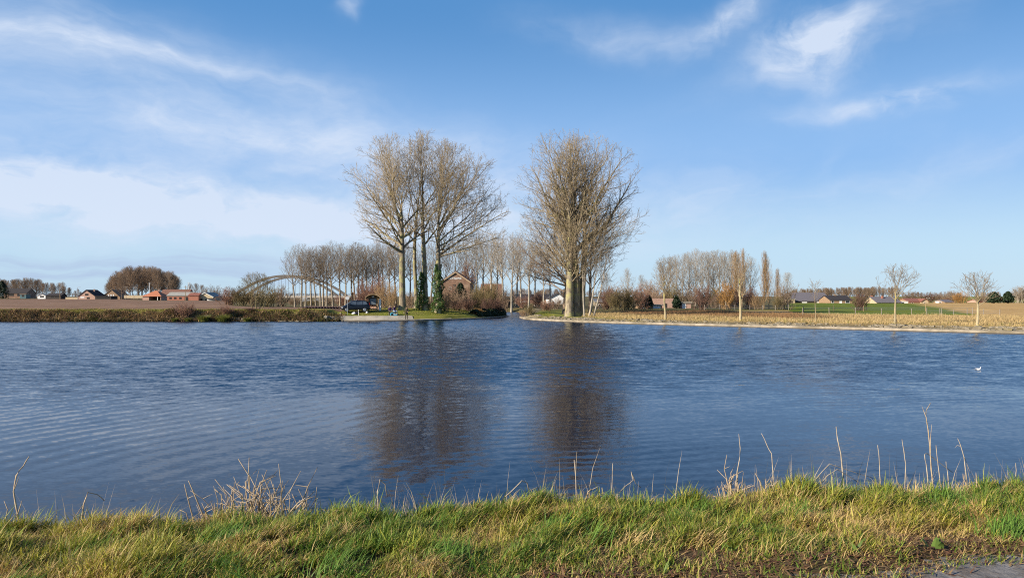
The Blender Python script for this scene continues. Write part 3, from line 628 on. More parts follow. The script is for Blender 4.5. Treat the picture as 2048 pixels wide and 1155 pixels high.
# ------------------------------------------------------------------ trees
def vn(a): l = math.sqrt(a[0]**2 + a[1]**2 + a[2]**2) or 1; return (a[0]/l, a[1]/l, a[2]/l)
def vc(a, b): return (a[1]*b[2]-a[2]*b[1], a[2]*b[0]-a[0]*b[2], a[0]*b[1]-a[1]*b[0])
class Tree:
    """grows a bare tree as polylines: lists by level, each (points, radii)"""
    def __init__(s, seed, crown, lv, wob_=0.10, trop=0.10):
        s.r = random.Random(seed); s.lines = []; s.crown = crown; s.lv = lv; s.w = wob_; s.trop = trop
    def path(s, p, d, L, n, trop, w):
        pts = [p]; st = L / n; g = s.r.gauss
        for i in range(n):
            d = vn((d[0] + g(0, w), d[1] + g(0, w), d[2] + g(0, w) + trop))
            p = (p[0] + d[0]*st, p[1] + d[1]*st, p[2] + d[2]*st); pts.append(p)
        return pts
    def reach(s, p, d):
        """distance along d from p to the crown's outline"""
        best = 0
        for (cx, cy, cz, rx, ry, rz) in s.crown:
            o = ((p[0]-cx)/rx, (p[1]-cy)/ry, (p[2]-cz)/rz); e = (d[0]/rx, d[1]/ry, d[2]/rz)
            a = e[0]**2+e[1]**2+e[2]**2; b = o[0]*e[0]+o[1]*e[1]+o[2]*e[2]; c = o[0]**2+o[1]**2+o[2]**2-1
            q = b*b - a*c
            if q > 0: best = max(best, (-b + math.sqrt(q)) / a)
        return best
    def branch(s, p, d, L, r, l):
        lv = s.lv[l]; pts = s.path(p, d, L, lv['seg'], lv.get('trop', s.trop), lv.get('w', s.w)); n = len(pts)
        r1 = max(r * lv.get('taper', 0.3), 0.010)
        rad = [r + (r1 - r) * i / (n - 1) for i in range(n)]
        s.lines.append((l, pts, rad))
        if l + 1 >= len(s.lv): return
        nx = s.lv[l + 1]; k = int(L * nx['dens'] * s.r.uniform(.8, 1.2)) + 1; a0 = s.r.uniform(0, 6.3)
        for i in range(k):
            t = nx['t0'] + (1 - nx['t0']) * (i + s.r.random()) / k
            f = min(t, .999) * (n - 1); j = int(f); f -= j
            q = tuple(pts[j][x] + (pts[j+1][x] - pts[j][x]) * f for x in range(3)); ld = vn(tuple(pts[j+1][x] - pts[j][x] for x in range(3)))
            ang_ = R(nx['ang'] * s.r.uniform(.6, 1.35)); az_ = a0 + i * 2.4 + s.r.uniform(-.5, .5)
            u_ = vn(vc(ld, (0.3, 0.2, 1) if abs(ld[2]) < .95 else (1, 0, 0))); v_ = vc(ld, u_)
            cd = tuple(ld[x]*math.cos(ang_) + (u_[x]*math.cos(az_) + v_[x]*math.sin(az_))*math.sin(ang_) for x in range(3))
            if 'up' in nx: cd = vn((cd[0], cd[1], cd[2] + nx['up']))
            cl = (L * nx['ratio'] * (1.15 - .7*t) + nx.get('add', 0)) * s.r.uniform(.65, 1.25)
            m = s.reach(q, cd) * 1.04
            if cl > m: cl = max(m, nx.get('min', .3))
            rr = min((r + (r1 - r) * t) * nx.get('rr', .55), nx.get('rmax', 9))
            s.branch(q, cd, cl, max(rr, nx.get('rmin', .012)), l + 1)
    def grow(s, bole, top, r0, limbs, a_lo, a_hi, lean=(0, 0), limb_r=.5, az0=None, base=(0, 0), flare=1.35, t_pow=1.0, limb_len=(.85, 1.05), side=None, trunk_w=.02, low=None):
        d = vn((lean[0], lean[1], 1)); n = 14
        tp = s.path((base[0], base[1], -.25), d, top + .25, n, .02, trunk_w)
        rad = []
        for i in range(n + 1):
            h = top * i / n; x = h / bole
            rad.append(r0 * (flare - (flare - 1) * min(1, h / 1.3)) * (1 - .25 * min(1, x)) if x <= 1 else r0 * .75 * max(.12, 1 - (h - bole) / max(top - bole, .1) * .85))
        s.trunk = [(tp, rad)]
        a0 = s.r.uniform(0, 6.3) if az0 is None else az0
        for i in range(limbs):
            t = ((i + s.r.uniform(0, .8)) / limbs) ** t_pow; h = bole * .97 + (top * .96 - bole * .97) * t
            f = min((h + .25) / (top + .25), .999) * n; j = int(f); f -= j
            q = tuple(tp[j][x] + (tp[j+1][x] - tp[j][x]) * f for x in range(3))
            ra = rad[j] + (rad[j+1] - rad[j]) * f
            an = R(a_lo + (a_hi - a_lo) * t + s.r.uniform(-7, 7)); az_ = a0 + i * 2.4 + s.r.uniform(-.35, .35)
            dx_, dy_ = math.cos(az_), math.sin(az_)
            if side and s.r.random() < side[1]: dx_ = side[0] * abs(dx_)
            dd = (dx_*math.sin(an), dy_*math.sin(an), math.cos(an))
            L = max(s.reach(q, dd) * s.r.uniform(*limb_len), .8)
            s.branch(q, dd, L, ra * limb_r * s.r.uniform(.8, 1.15), 0)
        if low:                                                   # thin shoots low on the trunk
            for i in range(low[0]):
                h = low[1] + (bole - low[1]) * s.r.random(); f = min((h + .25) / (top + .25), .999) * n; j = int(f); f -= j
                q = tuple(tp[j][x] + (tp[j+1][x] - tp[j][x]) * f for x in range(3)); az_ = s.r.uniform(0, 6.3); an = R(s.r.uniform(30, 72))
                dd = (math.cos(az_)*math.sin(an), math.sin(az_)*math.sin(an), math.cos(an)); L = s.reach(q, dd) * s.r.uniform(.45, .95)
                if L > .6: s.branch(q, dd, L, s.r.uniform(.04, .085), 0)
        return s
    def extra_stem(s, base, lean, bole, top, r0, limbs, a_lo, a_hi, **k):
        keep = list(s.trunk); s.grow(bole, top, r0, limbs, a_lo, a_hi, lean=lean, base=base, **k); s.trunk = keep + s.trunk; return s
    def meshes(s, name, mat, sides=(6, 4, 3, 3, 3), thin0=.10, thin1=.025):
        def tubes(lines, S_):
            groups = {}
            for p, r_ in lines: groups.setdefault(len(p), []).append((p, r_))
            Vs, Qs, Ts, o = [], [], [], 0
            for n, gl in groups.items():
                P = np.array([a for a, b in gl], float); Rr = np.array([b for a, b in gl], float)
                T_ = np.gradient(P, axis=1); T_ /= np.linalg.norm(T_, axis=2, keepdims=True) + 1e-9
                ref = np.where(np.abs(T_[:, :1, 2:]) > .9, np.array([1., 0, 0]), np.array([0, 0, 1.]))
                A = np.cross(T_, ref); A /= np.linalg.norm(A, axis=2, keepdims=True) + 1e-9; B = np.cross(T_, A)
                th = np.arange(S_) * 2 * math.pi / S_
                ring = P[:, :, None] + (A[:, :, None] * np.cos(th)[:, None] + B[:, :, None] * np.sin(th)[:, None]) * Rr[:, :, None, None]
                m = len(gl); I = np.arange(m * n * S_).reshape(m, n, S_) + o; J = np.roll(I, -1, 2)
                Vs.append(ring.reshape(-1, 3)); Qs.append(np.stack([I[:, :-1], J[:, :-1], J[:, 1:], I[:, 1:]], -1).reshape(-1, 4))
                Ts.append(np.repeat(Rr.reshape(-1), S_)); o += m * n * S_
            return np.concatenate(Vs), np.concatenate(Qs), np.concatenate(Ts)
        def mesh(sets, nm):
            Vs, Qs, Ts, o = [], [], [], 0
            for ln, S_ in sets:
                if not ln: continue
                v, q, t = tubes(ln, S_); Vs.append(v); Qs.append(q + o); Ts.append(t); o += len(v)
            T_ = np.concatenate(Ts)
            return np_mesh(nm, np.concatenate(Vs), np.concatenate(Qs), mat, smooth=True, attrs={'thin': np.clip((thin0 - T_) / (thin0 - thin1), 0, 1)})
        crown = [([(p, r_) for l, p, r_ in s.lines if l == k], sides[min(k, len(sides)-1)]) for k in range(len(s.lv))]
        return (mesh([(s.trunk, 10)], 'trunk') if getattr(s, 'trunk', None) else None), mesh(crown, 'crown')

def put(name, meshes, x, y, z, rz=0, sc_=1.0, label=None, cat='tree', group=None, sz=None, mat=None):
    root = empty(name, (x, y, z), rz, label, cat, group); root.scale = (sc_, sc_, sz or sc_)
    if meshes[0]: link('trunk', meshes[0], root)
    link('crown' if cat == 'tree' else 'branches', meshes[1], root)
    return root
def ell(cx, cy, cz, rx, ry, rz): return (cx, cy, cz, rx, ry, rz)

LV_BIG = [dict(seg=9, trop=.028, w=.085, taper=.2),
          dict(seg=6, dens=1.5, t0=.14, ang=38, ratio=.36, add=1.0, rr=.5, rmax=.10, up=.10, trop=.03, w=.12, taper=.25),
          dict(seg=4, dens=1.65, t0=.12, ang=40, ratio=.36, add=.4, rr=.55, rmax=.04, up=.10, trop=.05, w=.16, rmin=.016),
          dict(seg=3, dens=2.0, t0=.15, ang=40, ratio=.35, add=.30, rr=.6, rmax=.018, trop=.04, w=.2, rmin=.012)]
def big(seed, crown, **k):
    lv = k.pop('lv', LV_BIG); mt = k.pop('mat', 'bark_big'); return Tree(seed, crown, lv), k, mt
# four tall poplars standing together on the quay lawn
YA = 108.0
xa = PX(805, YA); za = tz(xa, YA)
t = Tree(11, [ell(-1.9, 0, 15.8, 8.2, 7, 9.3), ell(.6, 0, 18.5, 5, 5, 7.3)], LV_BIG).grow(8.2, 17, .5, 21, 66, 7, limb_r=.54, side=(-1, .3), lean=(.02, 0), t_pow=1.15)
put('bare_poplar', t.meshes('a', M['bark_big']), xa, YA, za, 0, 1, 'thickest tall bare poplar on the quay lawn, clean trunk behind the standing angler')
xb = PX(833, 113); t = Tree(12, [ell(.6, 0, 18.2, 4.6, 5, 8.4)], LV_BIG).grow(10, 20, .33, 8, 46, 12, limb_r=.5)
put('bare_poplar', t.meshes('b', M['bark_big']), xb, 113, tz(xb, 113), 0, 1, 'slimmest of the tall bare poplars, between the thickest trunk and the ivied ones')
xc = PX(851, 110); t = Tree(13, [ell(.2, 0, 17.6, 5.4, 5.5, 8.9)], LV_BIG).grow(9.4, 21, .42, 10, 46, 12, limb_r=.52, t_pow=1.1)
put('bare_poplar', t.meshes('c', M['bark_big']), xc, 110, tz(xc, 110), 0, 1, 'tall bare poplar with low ivy up one side of its trunk')
xd = PX(876, 108.5); t = Tree(14, [ell(2.6, 0, 15.0, 8.3, 7, 9.4), ell(-.4, 0, 18, 5, 5, 7.4)], LV_BIG).grow(7.8, 18, .44, 21, 70, 7, limb_r=.54, side=(1, .4), t_pow=1.15)
put('bare_poplar', t.meshes('d', M['bark_big']), xd, 108.5, tz(xd, 108.5), 0, 1, 'tall bare poplar with its trunk wrapped in ivy, beside the brick gable house')
# the dense cluster on the other side of the canal mouth
LV_DEN = [dict(LV_BIG[0], seg=9, trop=.045), dict(LV_BIG[1], dens=1.05, rmax=.13), dict(LV_BIG[2], dens=1.45), dict(LV_BIG[3], dens=1.75)]
def cl(px, Y, seed, crown, label, bole, top, r0, limbs, lo, hi, mat='bark_big', lv=LV_DEN, **k):
    x = PX(px, Y); t = Tree(seed, crown, lv).grow(bole, top, r0, limbs, lo, hi, **k)
    return put('bare_poplar', t.meshes('e', M[mat]), x, Y, tz(x, Y), 0, 1, label)
cl(1138, 103, 21, [ell(-.4, 0, 15.4, 7.6, 7, 10.4)], 'broad front poplar of the dense clump beyond the canal mouth, with the palest thick trunk', 8.6, 17, .6, 18, 48, 5, limb_r=.62, lean=(.02, 0), trunk_w=.025, low=(14, 4.2), flare=1.25)
cl(1152, 103.6, 22, [ell(3.0, 0, 14.6, 8.4, 7, 10.6)], 'shaded poplar pressed against the palest trunk, crown spreading out over the bank', 8.8, 17, .58, 18, 56, 5, limb_r=.62, side=(1, .35), trunk_w=.025, low=(14, 4.0), flare=1.25)
cl(1162, 104.5, 23, [ell(1.0, 0, 15.6, 6.8, 7, 10)], 'darker trunked poplar at the edge of the dense clump, next to the leaning young stems', 8, 19, .5, 7, 50, 6, trunk_w=.025, low=(12, 4.0), flare=1.25)
cl(1130, 118, 24, [ell(-1.4, 0, 12.0, 7.0, 6, 9.4)], 'reddish brown poplar standing just behind the dense clump, crown leaning over the canal', 3.4, 16, .42, 24, 70, 14, mat='bark_brown', side=(-1, .4))
cl(1134, 134, 25, [ell(-1.6, 0, 11.0, 7.8, 6, 9.2)], 'second reddish brown poplar behind the dense clump, farther along the canal', 3.2, 16, .4, 22, 68, 14, mat='bark_brown', side=(-1, .4))
cl(1180, 122, 26, [ell(1.0, 0, 9.2, 5.2, 5, 7.2)], 'lower brown poplar showing through behind the leaning young stems', 3.5, 13, .3, 14, 50, 14, mat='bark_brown')
LV_MID = [dict(seg=6, trop=.05, w=.1, taper=.25), dict(seg=4, dens=1.5, t0=.2, ang=38, ratio=.4, add=.5, rr=.5, rmax=.05, up=.1, w=.14), dict(seg=3, dens=2.6, t0=.1, ang=40, ratio=.4, add=.3, rr=.55, rmax=.02, w=.18, rmin=.012)]
t = Tree(27, [ell(1.4, 0, 6.2, 2.6, 2.4, 4.6)], LV_MID).grow(2.6, 6.5, .14, 7, 30, 12, lean=(.2, 0)).extra_stem((.5, .2), (.32, .02), 3, 8, .13, 7, 34, 12)
t.extra_stem((-.6, .1), (-.02, .02), 3.2, 8, .13, 7, 34, 12)
put('young_poplar', t.meshes('f', M['bark_grey']), PX(1178, 101.5), 101.5, tz(PX(1178, 101.5), 101.5), 0, 1, 'young pale tree with thin leaning stems at the foot of the dense poplar clump')

# row poplars: three shapes, copied
LV_ROW = [dict(seg=6, trop=.07, w=.08, taper=.22), dict(seg=4, dens=1.5, t0=.15, ang=36, ratio=.36, add=.6, rr=.5, rmax=.055, up=.15, trop=.05, w=.12), dict(seg=3, dens=1.9, t0=.1, ang=36, ratio=.4, add=.4, rr=.55, rmax=.028, up=.12, w=.16, rmin=.018)]
def rowtree(seed, rx, H, bole, limbs, mat, lo=56, hi=12, lv=LV_ROW, r0=.24, top=.72, cz=.6):
    return Tree(seed, [ell(0, 0, H * cz + .3, rx, rx, H * (1 - cz))], lv).grow(bole, H * top, r0, limbs, lo, hi, limb_r=.48, t_pow=1.2).meshes('row', M[mat], (5, 3, 3))
ROW = [rowtree(40 + i, 4.2 + .25 * i, 15.6, 5.2 + .35 * i, 14 + i, 'bark_row') for i in range(4)]
TALL = [rowtree(50 + i, 3.8, 16.0, 5.2 + .3 * i, 15, 'bark_grey', 46, 10) for i in range(3)]
rng = random.Random(77)
left_row = [(590, 0), (603, 1), (611, 0), (622, 0), (632, 1), (641, 0), (646, 1), (653, 0), (666, 0), (680, 1), (691, 0), (703, 0), (710, 1), (716, 1), (726, 0), (732, 1), (741, 0), (756, 0), (766, 1), (778, 0), (792, 1), (800, 0), (820, 1), (842, 0), (862, 1), (893, 0), (912, 1)]
for i, (px, back) in enumerate(left_row):
    Y = 168 + 16 * back + rng.uniform(-2, 2); x = PX(px, Y); z = tz(x, Y)
    H = z and (PZ(494 - 14 * min((px - 590) / 170, 1) + rng.uniform(-8, 8), Y) - z)
    o = put('bare_poplar', ROW[i % 4], x, Y, z, rng.uniform(0, 6.3), H / 15.9, 'bare poplar in the long even row between the ridged plot and the arch bridge', 'tree', 'poplars in the row before the bridge')
    if i == 0: o['label'] = 'end poplar of the long row, its spreading limbs reaching over the bridge arch'; del o['group']
mid_row = [(938, 190), (952, 178), (966, 185), (981, 165), (993, 192), (1006, 160), (1023, 157), (1033, 195), (1042, 170), (1057, 143), (1070, 185), (1087, 168), (1101, 200)]
for i, (px, Y) in enumerate(mid_row):
    x = PX(px, Y); z = tz(x, Y); H = PZ(466 + rng.uniform(-8, 8) + (28 if px > 1080 else 0), Y) - z
    put('bare_poplar', TALL[i % 3], x, Y, z, rng.uniform(0, 6.3), H / 16.2, 'slender bare poplar lining the side canal, between gable house and dense clump', 'tree', 'poplars lining the side canal')
GROV = [rowtree(60 + i, 3.9, 15.5, 3.0, 18, 'bark_grey', 42, 8, top=.8, cz=.55) for i in range(3)]
right_grove = [(1322, 188, 522), (1338, 200, 512), (1352, 186, 508), (1365, 206, 503), (1378, 190, 505), (1391, 202, 498), (1404, 188, 500), (1416, 205, 497), (1428, 192, 496), (1440, 200, 497), (1452, 188, 499), (1463, 206, 500), (1474, 196, 505)]
for i, (px, Y, top) in enumerate(right_grove):
    x = PX(px, Y); z = tz(x, Y); H = PZ(top + rng.uniform(-3, 5), Y) - z
    put('bare_poplar', GROV[i % 3], x, Y, z, rng.uniform(0, 6.3), H / 15.8, 'grey bare poplar in the grove behind the flat-roofed brick garage and dark red bush', 'tree', 'poplars in the grove behind the garage')
for i, (px, Y, top, lab) in enumerate([(1213, 190, 545, 'grey bare tree just past the dense clump, with a thin open crown'), (1255, 200, 535, 'forked grey bare tree above the olive bushes, between the clump and the grove'),
        (1285, 205, 548, 'low rounded grey tree above the bushes next to the brick garage'), (1575, 190, 543, 'bare rounded tree at the end of the columnar poplars, over the meadow edge'), (1500, 200, 512, 'bare spreading tree just behind the columnar poplar with the lichen branched tree before it')]):
    x = PX(px, Y); z = tz(x, Y); H = PZ(top, Y) - z
    put('bare_tree', GROV[(i + 1) % 3], x, Y, z, i * 1.3, H / 15.8, lab)
# columnar poplars
LV_COL = [dict(seg=5, trop=.16, w=.05, taper=.25), dict(seg=3, dens=2.2, t0=.1, ang=24, ratio=.3, add=.5, rr=.5, rmax=.03, up=.45, w=.1, rmin=.016)]
COLU = [Tree(70 + i, [ell(0, 0, 8.2, 2.1, 2.1, 9.4)], LV_COL).grow(1.2, 16.5, .22, 75, 24, 12, limb_r=.34, limb_len=(.9, 1.0)).meshes('col', M['bark_tan'], (4, 3)) for i in range(2)]
for i, (px, Y, top, lab) in enumerate([(1528, 150, 500, 'tallest columnar poplar by the meadow edge, standing clear of the grove'), (1538, 153, 512, 'columnar poplar touching the tallest one by the meadow edge'),
        (1555, 150, 535, 'short columnar poplar at the meadow edge, lowest of its line'), (1484, 178, 494, 'columnar poplar rising out of the end of the grove'), (1473, 182, 499, 'thin columnar poplar beside the one rising from the grove end')]):
    x = PX(px, Y); z = tz(x, Y); put('columnar_poplar', COLU[i % 2], x, Y, z, i, (PZ(top, Y) - z) / 17.6, lab)

# lichen-covered young trees along the bank
LV_ST = [dict(seg=7, trop=.05, w=.11, taper=.2), dict(seg=5, dens=1.9, t0=.2, ang=40, ratio=.45, add=.25, rr=.55, rmax=.04, up=.05, w=.15), dict(seg=3, dens=3.0, t0=.1, ang=42, ratio=.4, add=.22, rr=.6, rmax=.018, w=.2, rmin=.009)]
def street(px, d_in, top, seed, crown, bole, topf, r0, limbs, lo, hi, label, **k):
    for Y in np.arange(60, 110, .25):
        x = PX(px, Y)
        if shore_dist(np.array([x]), np.array([Y]))[0] > d_in: break
    z = tz(x, Y); H = PZ(top, Y) - z
    c = [ell(a * H, b * H, cz * H, rx * H, ry * H, rz * H) for a, b, cz, rx, ry, rz in crown]
    t = Tree(seed, c, LV_ST).grow(bole * H, topf * H, r0, limbs, lo, hi, limb_r=.55, limb_len=(.9, 1.05), flare=1.2, **k)
    return put('young_tree', t.meshes('st', M['bark_lichen'], (5, 4, 3), .06, .014), x, Y, z, 0, 1, label)
street(1331, 4.5, 512, 81, [(0, 0, .66, .22, .22, .36)], .33, .7, .14, 13, 40, 12, 'young bank tree with lichen yellow forks, in front of the brick garage')
street(1481, 4.5, 503, 82, [(.0, 0, .68, .25, .25, .34)], .30, .72, .16, 13, 58, 12, 'lichen yellow bank tree with a wide low side limb, in front of the columnar poplars')
street(1632, 5.0, 556, 83, [(0, 0, .66, .20, .2, .34)], .42, .8, .045, 8, 52, 20, 'thin spindly sapling on the bank, in front of the long dark barn')
street(1790, 4.5, 527, 84, [(.06, 0, .67, .36, .34, .33)], .36, .66, .12, 12, 55, 14, 'bank tree with a pale straight trunk, in front of the grey slate house')
street(1955, 4.5, 541, 85, [(.0, 0, .62, .47, .42, .36)], .36, .6, .13, 14, 62, 16, 'bank tree with the widest flat crown, in front of the stubble field')
# tree of several thin stems on the far bank before the bridge
t = Tree(91, [ell(0, 0, 3.2, 3.3, 3, 3.4)], LV_MID); t.grow(1.0, 4, .09, 7, 42, 14)
for q in ((.5, .3, .16), (-.6, .1, -.22), (1.1, -.2, .25), (-.2, .5, .05)): t.extra_stem((q[0], q[1]), (q[2], .05), 1.0, 4.4, .08, 7, 42, 14)
xs_ = PX(512, 103); put('multi_stem_tree', t.meshes('m', M['bark_olive']), xs_, 103, tz(xs_, 103), 0, .78, 'small many-stemmed tree with yellowish stems on the bank before the arch bridge')

# shrubs: many twigs from the ground
LV_SH = [dict(seg=5, trop=.03, w=.12, taper=.25), dict(seg=3, dens=3.2, t0=.15, ang=30, ratio=.4, add=.15, rr=.6, rmax=.02, up=.1, w=.16, rmin=.012), dict(seg=2, dens=3.5, t0=.1, ang=35, ratio=.4, add=.12, rr=.6, rmax=.012, w=.2, rmin=.010)]
def shrub_mesh(seed, mat, stems=26, spread=48, shape=(1.5, 1.5, 2.1), cz=1.6, lv=LV_SH, r=.035):
    t = Tree(seed, [ell(0, 0, cz, *shape)], lv); rr = t.r
    for i in range(stems):
        an = R(abs(rr.gauss(0, 1)) * spread * .6); az_ = rr.uniform(0, 6.3); d = (math.sin(an)*math.cos(az_), math.sin(an)*math.sin(az_), math.cos(an))
        p = (rr.gauss(0, .28 * shape[0]), rr.gauss(0, .28 * shape[1]), -.1)
        t.branch(p, d, max(t.reach(p, d) * rr.uniform(.7, 1.02), .6), r * rr.uniform(.7, 1.3), 0)
    return (None, t.meshes('sh', M[mat], (4, 3, 3), .04, .014)[1])
SH = {c: [shrub_mesh(100 + 10 * k + i, c) for i in range(2)] for k, c in enumerate(('bark_red', 'bark_brown', 'bark_olive', 'bark_tan', 'bark_orange', 'bark_darkred'))}
# (px, Y, base py or None, width px, top py, colour, label)
shr = [
 (744, 128, 50, 560, 'bark_red', 'reddish bare shrub behind the wooden notice board'), (766, 124, 46, 556, 'bark_tan', 'tan bare shrub between the notice board and the thickest poplar trunk'),
 (786, 120, 40, 566, 'bark_tan', 'tan bare shrub touching the thickest poplar trunk, behind the seated pair'), (722, 150, 44, 556, 'bark_red', 'faint reddish shrub above the car roof beyond the lawn'),
 (757, 138, 40, 540, 'bark_red', 'tall red twigged shrub rearing over the notice board'),
 (822, 114, 36, 578, 'bark_brown', 'brown shrub filling the gap between the poplar trunks'), (843, 116, 30, 584, 'bark_olive', 'olive shrub at the foot of the low ivy'), (862, 115, 26, 590, 'bark_brown', 'small brown shrub between the two ivied trunks'),
 (897, 120, 46, 566, 'bark_brown', 'brown bare shrub covering the lower gable wall'), (913, 116, 34, 598, 'bark_darkred', 'dark red low shrub before the gable house'),
 (938, 118, 40, 592, 'bark_red', 'red twigged shrub by the corner of the gable house'), (962, 122, 40, 572, 'bark_olive', 'olive bare shrub just past the corner of the gable house'), (985, 126, 44, 560, 'bark_olive', 'lichen green shrub at the side canal, tallest by the ivy hedge'),
 (972, 117, 36, 592, 'bark_darkred', 'dark red shrub rising over the ivy hedge'), (995, 119, 34, 590, 'bark_red', 'pale red shrub over the end of the ivy hedge'), (955, 113, 22, 614, 'bark_orange', 'small orange brown bush at the waterside by the ivy hedge'),
 (1060, 112, 26, 606, 'bark_olive', 'sparse olive shrub at the tip of the grassy point'), (1047, 113, 20, 616, 'bark_tan', 'low tan bush on the tip of the grassy point'), (1092, 135, 36, 598, 'bark_red', 'red bush under the white house beyond the point'), (1112, 150, 34, 592, 'bark_brown', 'dark brown bush beside the white house beyond the point'),
 (938, 182, 46, 508, 'bark_red', 'tall pinkish tree-like shrub rising behind the gable house roof'),
 (368, 99.5, 44, 602, 'bark_red', 'red twigged willow bush on the waterside below the brick sheds'), (452, 99.5, 34, 608, 'bark_red', 'smaller red twigged bush on the waterside past the sedge tussocks'), (500, 101, 30, 615, 'bark_darkred', 'dark low bush on the waterside under the many-stemmed tree'),
 (482, 170, 56, 570, 'bark_olive', 'wide olive bush in front of the near foot of the bridge arch'), (455, 175, 50, 572, 'bark_red', 'reddish bush beside the near foot of the bridge arch'), (535, 172, 60, 572, 'bark_olive', 'broad olive bush under the bridge arch behind the many-stemmed tree'), (505, 180, 40, 572, 'bark_tan', 'tan bush between the two broad bushes at the bridge'),
 (562, 185, 40, 568, 'bark_brown', 'brown bush under the bridge deck'),
 (1212, 150, 50, 572, 'bark_red', 'reddish brown bush just past the young leaning stems'), (1232, 146, 46, 578, 'bark_olive', 'olive bush with a rounded top, next after the reddish brown one'), (1258, 148, 56, 574, 'bark_olive', 'widest olive bush before the brick garage'), (1282, 156, 46, 566, 'bark_red', 'red brown bush rising behind the garage corner'),
 (1312, 172, 50, 572, 'bark_brown', 'brown bush behind the roof of the brick garage'), (1345, 172, 46, 564, 'bark_olive', 'olive bush behind the garage and pump house'),
 (1403, 142, 50, 567, 'bark_darkred', 'dense dark red ball-shaped bush beside the pump house'), (1450, 148, 44, 562, 'bark_orange', 'orange brown weeping bush beneath the grove'), (1432, 160, 30, 580, 'bark_brown', 'brown bush in the shade between the dark red and the orange bush'), (1500, 150, 36, 572, 'bark_darkred', 'dark bush beneath the columnar poplars'),
 (1570, 145, 44, 560, 'bark_brown', 'brown spreading bush at the meadow edge below the rounded tree'), (1555, 143, 26, 588, 'bark_olive', 'low olive bush at the foot of the shortest columnar poplar'), (1515, 146, 30, 580, 'bark_tan', 'tan bush at the foot of the tallest columnar poplar'),
 (1721, 135, 40, 586, 'bark_darkred', 'isolated red twigged bush standing in the green meadow'),
 (1921, 280, 34, 580, 'bark_orange', 'orange willow bush among the far houses beyond the stubble'), (1905, 330, 40, 580, 'bark_brown', 'brown tree behind the orange willow bush'), (1897, 300, 22, 594, 'bark_red', 'small red bush before the orange willow'),
 (1825, 330, 44, 582, 'bark_brown', 'brown tree behind the white flat-roofed annex'), (1860, 330, 40, 584, 'bark_darkred', 'dark brown tree behind the red tiled house'), (1880, 340, 36, 586, 'bark_brown', 'brown bare tree between the red tiled house and the orange willow'),
 (2040, 290, 40, 570, 'bark_grey', 'tall grey bare tree at the very end of the far tree line'), (1965, 300, 30, 586, 'bark_brown', 'brown bush behind the tree with the flat crown'),
 (425, 360, 34, 566, 'bark_brown', 'bare brown tree rising behind the cream gable barn'),
 (890, 112, 34, 585, 'bark_tan', 'tan leafless shrub at the near corner of the gable house, beside the ivied trunk'), (925, 119, 44, 572, 'bark_brown', 'brown leafless shrub screening the far half of the gable wall'), (905, 126, 40, 562, 'bark_red', 'reddish leafless shrub climbing towards the gable lettering'),
 (948, 132, 40, 566, 'bark_olive', 'olive leafless shrub hiding the shaded corner of the gable house'), (1002, 132, 40, 566, 'bark_brown', 'brown leafless shrub in front of the red brown roofed house'), (975, 138, 44, 556, 'bark_tan', 'tan leafless shrub tall enough to cross the red brown roof'),
 (590, 205, 40, 592, 'bark_brown', 'low brown bush behind the end trunks of the poplar row'), (622, 210, 46, 594, 'bark_olive', 'low olive bush behind the poplar row, before the white van'), (655, 208, 40, 592, 'bark_brown', 'brown bush behind the poplar row, past the white car'), (686, 205, 44, 588, 'bark_red', 'reddish bush behind the poplar row, just before the round road sign'),
 (1020, 170, 40, 588, 'bark_brown', 'brown bush between the trunks of the side canal poplars'), (1046, 160, 36, 590, 'bark_red', 'red bush between the trunks of the side canal poplars'), (1075, 172, 40, 584, 'bark_darkred', 'dark red bush between the last side canal poplars and the clump'),
 (1240, 175, 70, 562, 'bark_brown', 'large brown thicket rising behind the olive bushes'), (1300, 182, 60, 560, 'bark_brown', 'large brown thicket rising behind the brick garage'), (1375, 185, 60, 562, 'bark_brown', 'brown thicket at the foot of the grove behind the pump house'), (1425, 178, 50, 570, 'bark_olive', 'olive thicket at the foot of the grove behind the ball-shaped bush'), (1470, 182, 50, 566, 'bark_darkred', 'dark thicket at the foot of the grove behind the weeping bush'),
]
SH['bark_grey'] = [shrub_mesh(180, 'bark_grey')]
for i, (px, Y, wpx, top, c, lab) in enumerate(shr):
    x = PX(px, Y); z = tz(x, Y); H = PZ(top, Y) - z; wid = wpx * Y / 1500.0
    lst = SH[c]; o = put('bare_shrub', lst[i % len(lst)], x, Y, z, i * 1.7, wid / 2.9, lab, 'shrub', sz=H / 3.65)

# grove and woods far behind
FAR_LV = [dict(seg=4, trop=.07, w=.1, taper=.3), dict(seg=3, dens=1.6, t0=.12, ang=36, ratio=.42, add=.6, rr=.55, rmax=.08, up=.15, w=.14, rmin=.045), dict(seg=2, dens=1.6, t0=.1, ang=38, ratio=.42, add=.6, rr=.6, rmax=.05, up=.1, w=.18, rmin=.036)]
FAR = [Tree(200 + i, [ell(0, 0, 9.6, 4.6, 4.6, 8.4)], FAR_LV).grow(3.0, 14, .28, 20, 52, 8, limb_r=.5).meshes('far', M['bark_brown'], (4, 3, 3), .16, .05) for i in range(3)]
for i in range(40):
    f = i / 39; px = 212 + 146 * f + rng.uniform(-4, 4); Y = 440 + rng.uniform(0, 26); x = PX(px, Y); z = tz(x, Y)
    top = 532 + 26 * abs(f - .52) ** 2.4 * 5.2 + rng.uniform(-4, 6); H = PZ(top, Y) - z
    put('grove_tree', FAR[i % 3], x, Y, z, rng.uniform(0, 6.3), H / 18.0, 'brown bare tree in the dense domed grove behind the farm with the orange roof', 'tree', 'trees of the domed grove')
put('spreading_tree', FAR[0], PX(243, 415), 415, tz(PX(243, 415), 415), 1, .8, 'round bare tree in front of the domed grove beside the tan gable house')
